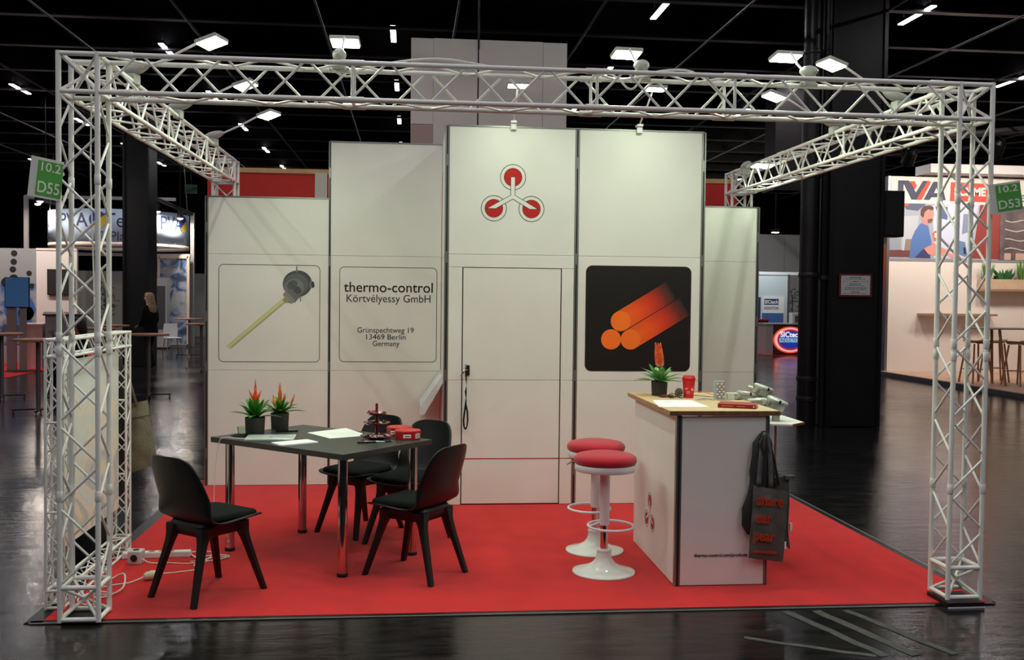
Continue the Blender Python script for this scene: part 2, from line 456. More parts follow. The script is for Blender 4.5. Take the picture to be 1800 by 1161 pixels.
for i, (xa, ya, xb, yb, ww) in enumerate(((3.82, -0.02, 4.05, -0.72, .05), (3.99, -0.02, 4.20, -0.72, .055), (4.16, -0.02, 4.40, -0.72, .045), (3.45, -0.42, 4.0, -0.72, .035))):
    L = math.hypot(xb-xa, yb-ya); tape = MB()
    n = 8; vs = []
    for k in range(n+1):
        u = k/n; j = random.uniform(-.006, .006)
        x = xa+(xb-xa)*u; y = ya+(yb-ya)*u; nx, ny = -(yb-ya)/L, (xb-xa)/L
        vs += [(x+nx*(ww/2+j), y+ny*(ww/2+j), -0.0015), (x-nx*(ww/2-j), y-ny*(ww/2-j), -0.0015)]
    tape.add(vs, [(2*k, 2*k+1, 2*k+3, 2*k+2) for k in range(n)])
    tag(tape.build('tape_residue', m_res, solid=0.002), ['leftmost long grey tape mark on the black floor before the carpet', 'middle long grey tape mark on the black floor before the carpet',
         'rightmost long grey tape mark on the black floor before the carpet', 'short slanted grey tape mark nearest the bottom of the photo'][i], 'tape mark', 'old tape marks on the hall floor')

# ------------------------------------------------------------------ booth walls
YB, YC = 3.757, 2.826
XP = (2.05, 3.107, 4.16)
TH = 0.02
def wall(name, label):
    return thing(name, label, None, kind='structure')
def panel(parent, x0, x1, z0, z1, y, g=0.0011):
    o = MB().span((x0+g, y, z0+g), (x1-g, y+TH, z1-g)).build('panel', m_panel, parent, bevel=0.002)
    return o
def post(parent, x, y, z1, wdt=0.04):
    b = MB(); h = wdt/2
    b.span((x-h, y-0.004, 0), (x-0.005, y+0.034, z1)); b.span((x+0.005, y-0.004, 0), (x+h, y+0.034, z1))
    o = b.build('post', m_alu, parent)
    MB().span((x-0.005, y+0.004, 0), (x+0.005, y+0.03, z1-0.002)).build('post_groove', m_darkgroove, o)
    for z in (z1-0.32, z1-1.1, 1.02, 0.25):
        MB().span((x-0.007, y-0.003, z), (x+0.007, y+0.004, z+0.09)).build('post_clip', m_alu, o)
    return o
def cap(parent, x0, x1, y, z):
    MB().span((x0, y-0.004, z), (x1, y+0.03, z+0.012)).build('top_rail', m_alu, parent)

wb = wall('wall_1', 'white panel back wall of the booth left of the cabin')
p_c1 = {}
for (x0, x1, zt) in ((-0.02, 1.046, 2.552), (1.046, 2.045, 3.055)):
    for i, (z0, z1) in enumerate(((0.008, 1.030), (1.030, 2.055), (2.055, zt))):
        p_c1[(x0, i)] = panel(wb, x0+0.008, x1-0.008, z0, z1, YB)
for x, zt in ((-0.02, 2.56), (1.046, 3.06)): post(wb, x, YB, zt, 0.022 if x > 0.5 else 0.03)
cap(wb, -0.02, 1.046, YB, 2.552); cap(wb, 1.046, 2.05, YB, 3.055)
ws = wall('wall_2', 'white panel back wall of the booth right of the cabin')
for z0, z1 in ((0.008, 1.030), (1.030, 2.055), (2.055, 2.552)): panel(ws, 4.17, 4.95, z0, z1, YB)
post(ws, 4.96, YB, 2.56, 0.03); cap(ws, 4.16, 4.96, YB, 2.552)
wc = wall('wall_3', 'white panel front of the booth cabin with door')
p_c4 = {}
for i, (z0, z1) in enumerate(((0.008, 1.026), (1.026, 2.045), (2.045, 3.07))):
    p_c4[i] = panel(wc, XP[1]+0.016, XP[2]-0.016, z0, z1, YC)
# door column: header panels and side strips round the leaf
p_hdr = panel(wc, XP[0]+0.016, XP[1]-0.016, 2.045, 3.07, YC)
panel(wc, XP[0]+0.016, XP[1]-0.016, 1.94, 2.045, YC)
for z0, z1 in ((0.008, 1.026), (1.026, 1.94)):
    panel(wc, XP[0]+0.016, 2.18, z0, z1, YC); panel(wc, 2.99, XP[1]-0.016, z0, z1, YC)
for x in XP: post(wc, x, YC, 3.075, 0.034)
cap(wc, XP[0], XP[2], YC, 3.07)
# cabin sides
wsd = wall('wall_4', 'white panel left side of the booth cabin')
for z0, z1 in ((0.008, 1.026), (1.026, 2.045), (2.045, 3.07)):
    MB().span((2.04, YC+0.04, z0+.002), (2.06, YB, z1-.002)).build('panel', m_panel, wsd, bevel=0.002)
wsd2 = wall('wall_5', 'white panel right side of the booth cabin')
for z0, z1 in ((0.008, 1.026), (1.026, 2.045), (2.045, 3.07)):
    MB().span((4.15, YC+0.04, z0+.002), (4.17, YB, z1-.002)).build('panel', m_panel, wsd2, bevel=0.002)

# door
dr = thing('door_1', 'white flush cabin door with black handle', None, (2.185, YC, 0), kind='structure')
MB().span((0.003, 0.004, 0.016), (0.797, 0.03, 1.026)).build('lower_leaf', m_panel, dr, bevel=0.002)
MB().span((0.003, 0.004, 1.029), (0.797, 0.03, 1.936)).build('upper_leaf', m_panel, dr, bevel=0.002)
MB().span((-0.004, 0.02, 0.006), (0.804, 0.036, 1.944)).build('door_gap', m_darkgroove, dr)
MB().span((0.0, 0.001, 0.383), (0.797, 0.004, 0.389)).build('red_line', m_red_print, dr)
MB().span((0.80, -0.0015, 0.383), (0.915, 0.0, 0.389)).build('red_line', m_red_print, dr)
h = MB().box((0.042, -0.001, 1.105), (0.036, 0.01, 0.085)).build('handle_plate', m_black_pl, dr, bevel=0.003)
MB().tube([(0.035, -0.005, 1.11), (0.035, -0.045, 1.11), (0.028, -0.052, 1.115), (0.0, -0.055, 1.09), (-0.012, -0.05, 1.06)], 0.007, 8).build('lever', m_chrome, h, smooth=True)
MB().tube([(0.028, -0.02, 1.13), (0.026, -0.03, 1.16)], 0.005, 6).build('key', m_silver, h)
ly = thing('lanyard', 'black lanyard dangling from the cabin door handle', 'lanyard', (2.213, YC-0.047, 1.105))
b = MB()
def ribbon(b, pts, ww, ang):
    vs = []
    for (x, y, z), a in zip(pts, ang):
        dx, dy = math.cos(a)*ww/2, math.sin(a)*ww/2
        vs += [(x-dx, y-dy, z), (x+dx, y+dy, z)]
    b.add(vs, [(2*k, 2*k+1, 2*k+3, 2*k+2) for k in range(len(pts)-1)])
ribbon(b, [(0, 0, 0), (0.002, 0, -.06), (0.004, 0, -.12), (0.0, 0, -.17), (0.003, 0, -.22), (0.0, 0, -.27), (-0.004, 0, -.31)], .016, (0, .8, 1.6, .3, 1.2, .2, .4))
ribbon(b, [(0.0, 0.003, -.27), (0.014, 0, -.33), (0.018, 0, -.40), (0.012, 0, -.45), (0.0, 0, -.475), (-0.012, 0, -.45), (-0.016, 0, -.4), (-0.008, 0, -.33), (0.0, 0, -.27)], .015, (0, .3, .6, .9, .3, .6, .4, .2, 0))
b.build('strap', mat('black_strap', (14, 14, 15), 0.8), ly, solid=0.002)

# printed graphics on the panels (flat print, children of their panels)
def frame_line(parent, x0, x1, z0, z1, y, r=0.045, t_=0.005):
    ring_plate(rrect(x0, x1, z0, z1, r), rrect(x0+t_, x1-t_, z0+t_, z1-t_, r-t_), y-0.0012, y-0.0004).build('frame_line', mat('dark_red_print', (70, 24, 22), 0.6), parent)
mid1 = p_c1[(-0.02, 1)]; mid2 = p_c1[(1.046, 1)]
frame_line(mid1, 0.083, 0.964, 1.103, 1.966, YB)
frame_line(mid2, 1.132, 2.0, 1.108, 1.958, YB)
ty = YB-0.001
text('thermo-control', 0.128, m_black_line, mid2, (1.571, ty, 1.735), width=0.79, bold=0.001)
text('Körtvélyessy GmbH', 0.098, m_black_line, mid2, (1.569, ty, 1.645), width=0.745)
text('Grünspechtweg 19', 0.068, m_black_line, mid2, (1.543, ty, 1.372), width=0.50)
text('13469 Berlin', 0.068, m_black_line, mid2, (1.542, ty, 1.311), width=0.35)
text('Germany', 0.068, m_black_line, mid2, (1.547, ty, 1.252), width=0.238)
# printed thermocouple picture
vp = vcol_mat('picture_print', 0.55)
def flat(parts, y, name, parent, m=vp):
    b = MB()
    for k, (pts, col) in enumerate(parts):
        yy = y-0.0006-0.00025*k
        cc = [lin(c) for c in col] if isinstance(col[0], (tuple, list)) else lin(col)
        n0 = len(b.v)
        b.add([(x, yy, z) for x, z in pts], [tuple(range(len(pts)))], cc if not isinstance(cc, list) else None)
        if isinstance(cc, list): b.c[-1] = [('v', n0, cc)]
    me = bpy.data.meshes.new(name); me.from_pydata(b.v, [], b.f); me.materials.append(m)
    ca = me.color_attributes.new('Col', 'FLOAT_COLOR', 'CORNER')
    for p, col in zip(me.polygons, b.c):
        for q, li in enumerate(p.loop_indices):
            if isinstance(col, list):
                _, n0, cc = col[0]; c = cc[me.loops[li].vertex_index-n0]
            else: c = col
            ca.data[li].color = (*c, 1)
    o = bpy.data.objects.new(name, me); COL.objects.link(o); o.parent = parent
    return o
def ell(cx, cz, rx, rz, rot=0, n=28):
    out = []
    for i in range(n):
        a = 2*PI*i/n; x, z = rx*math.cos(a), rz*math.sin(a)
        out.append((cx+x*math.cos(rot)-z*math.sin(rot), cz+x*math.sin(rot)+z*math.cos(rot)))
    return out
ax, az, bx_, bz = 0.175, 1.235, 0.665, 1.665
d = Vector((bx_-ax, bz-az)).normalized(); nn = Vector((-d.y, d.x))*0.0215
flat([([(ax+nn.x, az+nn.y), (bx_+nn.x, bz+nn.y), (bx_, bz), (ax, az)], [(196, 196, 130), (200, 200, 138), (214, 214, 160), (214, 214, 160)]),
      ([(ax, az), (bx_, bz), (bx_-nn.x, bz-nn.y), (ax-nn.x, az-nn.y)], [(214, 214, 160), (214, 214, 160), (150, 152, 92), (146, 148, 88)]),
      (ell(ax, az, 0.013, 0.024, math.atan2(d.y, d.x)), (206, 206, 168)),
      (ell(0.765, 1.80, 0.128, 0.118, 0.2), (72, 76, 76)),
      (ell(0.752, 1.79, 0.11, 0.10, 0.2), (96, 100, 100)),
      (ell(0.738, 1.765, 0.085, 0.08, 0.3), (118, 122, 120)),
      ([(0.655, 1.715), (0.70, 1.775), (0.80, 1.70), (0.745, 1.635), (0.69, 1.63)], (104, 108, 106)),
      ([(0.638, 1.70), (0.665, 1.74), (0.745, 1.655), (0.715, 1.62)], (134, 134, 124)),
      (ell(0.72, 1.79, 0.05, 0.035, 0.6), (84, 88, 88)),
      (ell(0.765, 1.745, 0.04, 0.03, -0.6), (80, 84, 84)),
      ([(0.752, 1.90), (0.764, 1.90), (0.766, 1.955), (0.754, 1.955)], (120, 122, 120)),
      ([(0.868, 1.77), (0.90, 1.765), (0.905, 1.82), (0.872, 1.825)], (110, 112, 112)),
      (ell(0.902, 1.795, 0.012, 0.028, 0.1), (54, 56, 56)),
      ([(0.786, 1.69), (0.796, 1.69), (0.797, 1.642), (0.79, 1.642)], (120, 122, 120)),
      ([(0.636, 1.655), (0.668, 1.69), (0.70, 1.66), (0.672, 1.628)], (150, 148, 120))], YB, 'printed_thermocouple', mid1)
# company emblem
def emblem(parent, cx, cz, k, y, M=None):
    def put(b, name, m):
        o = b.build(name, m, parent)
        if M: o.matrix_local = M
        return o
    P3 = [(cx, cz+0.155*k), (cx-0.153*k, cz-0.098*k), (cx+0.153*k, cz-0.098*k)]
    for x, z in P3:
        put(ring_plate(circ(x, z, 0.1050*k), circ(x, z, 0.1000*k), y-0.0008, y), 'emblem_ring', m_black_line)
        put(ring_plate(circ(x, z, 0.0745*k), circ(x, z, 0.0712*k), y-0.0010, y), 'emblem_outline', m_black_line)
        put(plate(circ(x, z, 0.072*k), y-0.0010, y), 'emblem_disc', m_red_print)
    def arms(h, T, cut, yy):
        pts = [(-h, T), (h, T), (h, 0.577*h)]
        su = (cut+0.866*h)*2; sl = (cut-0.866*h)*2
        pts += [(su*0.866+0.5*h, -cut), (sl*0.866-0.5*h, -cut), (0, -1.1547*h), (-(sl*0.866-0.5*h), -cut), (-(su*0.866+0.5*h), -cut), (-h, 0.577*h)]
        c = (0, 0)
        b = MB(); n = len(pts)
        b.add([(cx, yy, cz)]+[(cx+a_, yy, cz+b_) for a_, b_ in pts], [(0, 1+q_, 1+(q_+1) % n) for q_ in range(n)])
        return b
    put(arms(0.0198*k, 0.159*k, 0.102*k, y-0.0013), 'emblem_outline', m_black_line)
    put(arms(0.0155*k, 0.155*k, 0.098*k, y-0.0016), 'emblem_arm', m_panel)
emblem(p_hdr, 2.581, 2.517, 1.0, YC)
# black picture with the glowing rods
p4 = p_c4[1]
plate(rrect(3.192, 4.067, 1.106, 1.966, 0.05), YC-0.0012, YC-0.0002).build('black_picture', mat('picture_black', (26, 22, 22), 0.4), p4)
ring_plate(rrect(3.188, 4.071, 1.102, 1.970, 0.054), rrect(3.194, 4.065, 1.108, 1.964, 0.048), YC-0.0014, YC-0.0003).build('frame_line', mat('dark_red_print', (70, 24, 22), 0.6), p4)
def glow_rod(cx, cz, r, dx, dz, y):
    n = Vector((-dz, dx)).normalized()*r
    ends = [(0.0, (255, 108, 18)), (0.35, (250, 84, 12)), (0.62, (214, 48, 12)), (0.85, (112, 32, 18)), (1.0, (26, 22, 22))]
    for i in range(4):
        (t0, c0), (t1, c1_) = ends[i], ends[i+1]
        A = (cx+dx*t0, cz+dz*t0); B = (cx+dx*t1, cz+dz*t1); f1 = 1.0
        lo0 = tuple(int(v*0.92) for v in c0); lo1 = tuple(int(v*0.92) for v in c1_)
        yield ([(A[0]+n.x, A[1]+n.y), (A[0], A[1]), (B[0], B[1]), (B[0]+n.x, B[1]+n.y)], [lo0, c0, c1_, lo1])
        yield ([(A[0], A[1]), (A[0]-n.x, A[1]-n.y), (B[0]-n.x, B[1]-n.y), (B[0], B[1])], [c0, lo0, lo1, c1_])
pic = list(glow_rod(3.482, 1.515, 0.083, 0.42, 0.255, YC)) + [(circ(3.482, 1.515, 0.083, 32), (255, 118, 22))]
flat(pic, YC-0.0012, 'printed_glowing_rod', p4)
pic = [(circ(3.404, 1.365, 0.083, 32), (255, 114, 22))]
flat(pic, YC-0.0040, 'printed_glowing_rod', p4)
pic = list(glow_rod(3.566, 1.365, 0.083, 0.45, 0.275, YC)) + [(circ(3.566, 1.365, 0.083, 32), (255, 115, 22))]
flat(pic, YC-0.0045, 'printed_glowing_rod', p4)

# brochure shelf on the cabin's left side
t = thing('brochure_shelf', 'white sloping brochure shelf fixed to the left side of the cabin', 'shelf', (2.04, 3.15, 0.70))
M = Matrix.Rotation(0, 4, 'Y')
b = MB()
b.loft([[(x, y, z) for x, z in ((-0.002, 0.345), (0.0, 0.275), (-0.15, 0.01), (-0.175, 0.0), (-0.197, 0.02), (-0.195, 0.06))] for y in (0.0, 0.022)])
b.build('side_cheek', m_whitemet, t); 
b = MB(); b.loft([[(x, y, z) for x, z in ((-0.002, 0.345), (0.0, 0.275), (-0.15, 0.01), (-0.175, 0.0), (-0.197, 0.02), (-0.195, 0.06))] for y in (0.55, 0.572)])
b.build('side_cheek', m_whitemet, t)
b = MB(); b.loft([[(x, y, z) for x, z in ((-0.002, 0.31), (0.0, 0.295), (-0.16, 0.02), (-0.17, 0.025))] for y in (0.022, 0.55)])
b.build('sloping_board', m_panel, t)
MB().box((-0.178, 0.286, 0.045), (0.008, 0.528, 0.05)).build('front_lip', m_whitemet, t)

# ------------------------------------------------------------------ neighbour's red wall and white tower
m_redwall = mat('red_wall_paint', (190, 36, 28), 0.6, var=0.06, vscale=2)
t = thing('neighbour_wall', 'red wall of the neighbouring stand rising behind the white panels', 'wall', (2.4, 4.5, 0))
MB().span((-2.56, 0, 0), (2.6, 0.06, 2.86)).build('red_board', m_redwall, t)
MB().span((-2.56, -0.01, 2.86), (2.6, 0.07, 2.905)).build('top_batten', mat('raw_wood', (196, 160, 112), 0.7, var=0.1), t)
MB().span((-1.555, -0.02, 0), (-1.44, -0.002, 2.87)).build('white_strip', mat('pale_strip', (196, 198, 186), 0.6), t)
t = thing('clad_tower', 'tall pale grey clad tower rising behind the booth cabin', 'tower', (2.66, 6.5, 0))
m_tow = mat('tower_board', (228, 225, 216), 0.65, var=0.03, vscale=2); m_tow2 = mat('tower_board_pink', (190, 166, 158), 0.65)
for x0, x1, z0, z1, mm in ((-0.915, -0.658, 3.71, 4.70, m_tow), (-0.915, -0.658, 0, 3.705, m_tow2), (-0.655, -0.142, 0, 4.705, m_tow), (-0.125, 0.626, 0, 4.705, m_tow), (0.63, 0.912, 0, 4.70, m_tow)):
    MB().span((x0, 0, z0), (x1, 0.03, z1)).build('cladding_board', mm, t)
MB().span((-0.90, 0.03, 0), (0.90, 0.9, 4.69)).build('tower_core', m_tow, t)
MB().span((-0.145, 0.012, 0), (-0.122, 0.04, 4.7)).build('dark_joint', m_darkgroove, t)
rod('suspension_wire', (-0.132, -0.01, 4.6), (-0.132, -0.01, 7.6), 0.012, m_blackhall, t)

# ================================================================== TRUSS
S = 0.189; CH = 0.0135; BR = 0.0068; PITCH_T = 0.205
def cube_frame(parent, z0, z1, skip_z=()):
    """corner cube: rings, spokes to a central hub"""
    for z in (z0, z1):
        for a, b_ in (((0, 0), (S, 0)), ((0, S), (S, S))):
            rod('ring_tube', (a[0], a[1], z), (b_[0], b_[1], z), CH*0.93, m_white, parent)
        for a, b_ in (((0, 0), (0, S)), ((S, 0), (S, S))):
            rod('ring_tube', (a[0], a[1], z), (b_[0], b_[1], z), CH*0.93, m_white, parent)
    zc = (z0+z1)/2; c = Vector((S/2, S/2, zc))
    MB().box(c, (0.036, 0.036, 0.036)).build('hub', m_white, parent, bevel=0.008)
    for x in (0, S):
        for y in (0, S):
            for z in (z0, z1):
                e = Vector((x, y, z)); d_ = (c-e)
                rod('spoke', e+d_*0.12, c, 0.0085, m_white, parent)
                MB().lathe([(0.011, -0.006), (0.011, 0.006)], 8, e+d_*0.12).build('spoke_end', m_white, parent)
def zig(parent, axis, L0, L1, pos, u, v, phase, n=None):
    """zigzag braces along axis between two chords; u, v = the two chord offsets (vectors)"""
    n = n or max(1, int(round((L1-L0)/PITCH_T))); st = (L1-L0)/n
    A = {'x': Vector((1, 0, 0)), 'y': Vector((0, 1, 0)), 'z': Vector((0, 0, 1))}[axis]
    for k in range(n):
        a, b_ = (u, v) if (k+phase) % 2 == 0 else (v, u)
        p = Vector(pos)+A*(L0+k*st+0.012)+Vector(a); q = Vector(pos)+A*(L0+(k+1)*st-0.012)+Vector(b_)
        rod('brace', p, q, BR, m_white, parent, n=8)
def sleeve(parent, c, axis, L=0.05):
    A = {'x': Vector((1, 0, 0)), 'y': Vector((0, 1, 0)), 'z': Vector((0, 0, 1))}[axis]
    rod('coupler', Vector(c)-A*L/2, Vector(c)+A*L/2, CH*1.22, m_white, parent)
def leg(x, y, zb, zt, label, lower=True, name='truss_leg'):
    t = thing(name, label, 'truss', (x, y, 0), group='white lattice truss frame around the booth')
    for cx in (0, S):
        for cy in (0, S):
            rod('chord', (cx, cy, zb-0.012), (cx, cy, zt+0.012), CH, m_white, t, n=14)
            for z in (0.66, 1.40, 1.47, 2.27):
                sleeve(t, (cx, cy, z), 'z', 0.05)
    cube_frame(t, zt-S, zt)
    cube_frame(t, zb, zb+0.165)
    z0, z1 = zb+0.165, zt-S
    faces = [((0, 0, 0), (S, 0, 0), 0), ((0, S, 0), (S, S, 0), 1), ((0, 0, 0), (0, S, 0), 1), ((S, 0, 0), (S, S, 0), 0)]
    for u, v, ph in faces: zig(t, 'z', z0, z1, (0, 0, 0), u, v, ph)
    return t
H, W, DD = 2.8985, 4.95, 4.114
LFL = leg(0, 0, 0.024, H, 'white lattice truss leg at the front left corner of the booth')
LFR = leg(W-S, 0, 0.052, H, 'white lattice truss leg at the front right corner of the booth')
LRL = leg(0, DD-S, 0.024, H, 'white lattice truss leg behind the panels at the rear left corner')
LRR = leg(W-S, DD-S, 0.024, H, 'white lattice truss leg behind the panels at the rear right corner')
# steel ballast plates under the front legs
for lab, x, y, z in (('black base plate under the front left truss leg', 0, 0.0, 0.006), ('black base plate with pale edge under the front right truss leg', W-S, 0, 0.006)):
    bp = tag(MB().span((x+0.0, y+0.0, z), (x+S, y+S, z+0.006)).build('base_plate', m_black_pl), lab, 'base plate')
b = tag(MB().span((W-S-0.012, -0.03, -0.003), (W+0.012, S+0.01, 0.028)).build('rubber_slab', m_black_pl), 'black rubber slab between floor and front right truss leg', 'slab')
MB().span((W-S-0.012, -0.034, -0.002), (W+0.012, -0.029, 0.006)).build('pale_edge', mat('pale_edge', (200, 200, 204), 0.4), b)

def beam(axis, x, y, L, label, posts=()):
    t = thing('truss_beam', label, 'truss', (x, y, H-S), group='white lattice truss frame around the booth')
    if axis == 'x':
        A = Vector((1, 0, 0)); B = Vector((0, S, 0))
    else:
        A = Vector((0, 1, 0)); B = Vector((S, 0, 0))
    Z = Vector((0, 0, S))
    for o1 in (Vector(), B):
        for o2 in (Vector(), Z):
            rod('chord', o1+o2, o1+o2+A*L, CH*0.95, m_white, t, n=14)
            for k in (0.03, 0.97): sleeve(t, o1+o2+A*L*k, axis, 0.07)
    zig(t, axis, 0.0, L, (0, 0, 0), Vector(), Z, 0)
    zig(t, axis, 0.0, L, B, Vector(), Z, 1)
    zig(t, axis, 0.0, L, (0, 0, 0), Vector(), B, 1)
    zig(t, axis, 0.0, L, Z, Vector(), B, 0)
    for p in posts:
        for o1 in (Vector(), B):
            rod('upright', o1+A*p, o1+Z+A*p, BR*1.2, m_white, t)
        for o2 in (Vector(), Z):
            rod('cross_bar', o2+A*p, o2+B+A*p, BR*1.2, m_white, t)
        for o1 in (Vector(), B):
            for o2 in (Vector(), Z):
                sleeve(t, o1+o2+A*p, axis, 0.12)
    return t
beam('x', S, 0, W-2*S, 'long white lattice truss beam across the front of the booth', (1.27, 2.55, 3.30))
beam('y', 0, S, DD-2*S, 'white lattice truss beam running back along the left side', (1.3, 2.5))
beam('y', W-S, S, DD-2*S, 'white lattice truss beam running back along the right side', (1.3, 2.5))

# cables along the truss
def cable(name, pts, r, m, label, cat='cable'):
    # smooth curve through the points (Catmull-Rom)
    P = [Vector(p) for p in pts]; out = []
    for i in range(len(P)-1):
        p0, p1, p2, p3 = P[max(i-1, 0)], P[i], P[i+1], P[min(i+2, len(P)-1)]
        for k in range(6):
            t_ = k/6
            out.append(0.5*((2*p1)+(-p0+p2)*t_+(2*p0-5*p1+4*p2-p3)*t_*t_+(-p0+3*p1-3*p2+p3)*t_**3))
    out.append(P[-1])
    return tag(MB().tube(out, r, 6).build(name, m, smooth=True), label, cat)
cable('power_cable', [(0.13, 0.1, 2.72), (0.125, 0.1, 2.3), (0.135, 0.11, 1.8), (0.15, 0.1, 1.2), (0.16, 0.1, 0.7), (0.15, 0.1, 0.3), (0.13, 0.1, 0.05)], 0.0045, m_cable, 'white cable hanging inside the front left truss leg')
cable('power_cable', [(1.3, 0.17, 2.93), (1.42, 0.15, 2.86), (1.55, 0.16, 2.92), (1.9, 0.15, 2.97), (2.3, 0.16, 2.93), (2.8, 0.15, 2.93), (2.95, 0.14, 2.84), (3.05, 0.15, 2.93), (3.3, 0.16, 2.95), (3.48, 0.17, 2.80), (3.42, 0.15, 2.72), (3.6, 0.16, 2.92), (3.95, 0.15, 2.94), (4.3, 0.16, 2.93), (4.7, 0.14, 2.94)], 0.006, m_cable, 'white cable looped along the front truss beam')
cable('power_cable', [(0.1, 0.3, 2.93), (0.16, 0.8, 2.86), (0.1, 1.4, 2.93), (0.15, 2.0, 2.84), (0.1, 2.6, 2.93), (0.16, 3.1, 2.86), (0.1, 3.7, 2.93)], 0.006, m_cable, 'white cable sagging along the left truss beam')
cable('power_cable', [(W-0.1, 0.3, 2.93), (W-0.12, 0.8, 2.82), (W-0.1, 1.4, 2.93), (W-0.06, 2.0, 2.82), (W-0.1, 2.6, 2.93), (W-0.12, 3.1, 2.84), (W-0.1, 3.7, 2.93)], 0.006, m_cable, 'white cable sagging along the right truss beam')

# ------------------------------------------------------------------ arm spotlights
def arm_lamp(body, head, label, tilt=0.30, style='truss', watts=None):
    """body: point where the lamp is clamped; head: centre of the luminous plate"""
    B = Vector(body); Hd = Vector(head); v = Hd-B; az = math.atan2(v.y, v.x)
    t = thing('arm_spotlight', label, 'spotlight', B, az, 'arm spotlights lighting the booth')
    L = math.hypot(v.x, v.y); hz = v.z
    if style == 'wall':
        MB().box((0.012, 0, -0.022), (0.02, 0.045, 0.055)).build('clamp', m_whitemet, t, bevel=0.004)
        MB().box((0.0, 0, 0.012), (0.08, 0.05, 0.02)).build('clamp_jaw', m_whitemet, t, bevel=0.004)
    else:
        MB().box((0, 0, -0.02), (0.05, 0.07, 0.06)).build('clamp', m_grey_pl, t, bevel=0.006)
        MB().lathe([(0.012, -0.05), (0.012, 0.05)], 10, (0, 0, -0.04), Matrix.Rotation(PI/2, 3, 'X')).build('clamp_knob', m_grey_pl, t, smooth=True)
        # boat-shaped driver housing
        rings = []
        for k in range(9):
            u = -1+2*k/8; rr = (1-abs(u)**2.4)*0.038+0.002
            rings.append([(u*0.105, rr*0.9*math.cos(a*PI/6), 0.035+rr*math.sin(a*PI/6)*0.8+u*0.018) for a in range(12)])
        MB().loft(rings).build('driver_housing', m_grey_pl, t, smooth=True)
    MB().tube([(0.03, 0, 0.03), (L*0.5, 0, 0.03+(hz-0.03)*0.55), (L-0.06, 0, hz+0.02)], 0.0075, 8).build('arm', m_whitemet, t, smooth=True)
    hd = MB().box((0, 0, 0.014), (0.135, 0.165, 0.022)).build('head', m_grey_pl, t, bevel=0.007)
    hd.location = (L, 0, hz); hd.rotation_euler = (0, -tilt, 0)
    ln = MB().box((0, 0, 0.0), (0.118, 0.148, 0.006)).build('lens', m_lens, hd)
    area('lamp_light', (0, 0, -0.006), (0.118, 0.148), watts or BOOTH_W, BOOTH_COL, hd)
    return t
for i, (x, z) in enumerate(((1.38, 3.112), (3.015, 3.104), (3.965, 3.119))):
    arm_lamp((x, 0.17, H+0.045), (x-(0.02 if i else -0.01), 0.47, z), ['arm spotlight on the front truss above the left seating group', 'arm spotlight on the front truss above the bar stools', 'arm spotlight on the front truss above the reception counter'][i], tilt=-0.12)
for i, (y, yh) in enumerate(((0.66, 0.53), (1.76, 1.671), (2.98, 2.781))):
    arm_lamp((S, y, H+0.035), (0.65, yh, 3.10), ['front arm spotlight on the left truss beam', 'middle arm spotlight on the left truss beam', 'rear arm spotlight on the left truss beam'][i])
for i, (y, yh) in enumerate(((0.72, 0.651), (1.66, 1.622))):
    arm_lamp((W-S, y, H+0.035), (4.3, yh, 3.13), ['front arm spotlight on the right truss beam', 'middle arm spotlight on the right truss beam'][i])
arm_lamp((W-S, 3.55, H-0.02), (W-S+0.03, 3.22, H-0.03), 'rear arm spotlight folded down onto the right truss beam', tilt=0.1)
arm_lamp((2.58, YC-0.01, 3.10), (2.56, 2.3, 3.292), 'arm spotlight clamped on the cabin top above the red emblem', style='wall', tilt=0.0, watts=BOOTH_W*0.5)
arm_lamp((3.612, YC-0.01, 3.10), (3.614, 2.3, 3.30), 'arm spotlight clamped on the cabin top above the black picture', style='wall', tilt=0.0, watts=BOOTH_W*0.5)

# ------------------------------------------------------------------ green stand-number signs
def sign(loc, rz, roll, lines, label, hgt):
    t = thing('stand_number_sign', label, 'sign', loc, rz, 'green stand number signs')
    t.rotation_euler = (0, roll, rz)
    MB().box((0, 0, 0), (0.16, 0.006, hgt)).build('white_board', mat('sign_white', (206, 212, 200), 0.5), t)
    MB().box((0.016, -0.004, 0.0), (0.124, 0.003, hgt*0.86)).build('green_field', m_green, t)
    ms = mat('sign_text', (216, 226, 208), 0.6)
    text(lines[0], hgt*0.31, ms, t, (0.012, -0.0062, hgt*0.18), width=0.095, bold=0.0008)
    text(lines[1], hgt*0.40, ms, t, (0.014, -0.0062, -hgt*0.36), width=0.108, bold=0.0008)
    return t
s1 = sign((-0.042, -0.055, 2.262), math.radians(42), 0.11, ('10.2', 'D55'), 'green sign reading 10.2 D55 on the left truss leg', 0.20)
MB().tube([(0.078, 0.0, 0.04), (0.078, 0.01, 0.04)], 0.012, 6).build('bracket', m_white, s1)
s2 = sign((5.012, -0.045, 2.277), math.radians(-20), -0.14, ('10.2', 'D53'), 'green sign reading 10.2 D53 on the right truss leg', 0.165)
MB().tube([(-0.07, 0.0, 0.03), (-0.07, 0.03, 0.03)], 0.012, 6).build('bracket', m_white, s2)

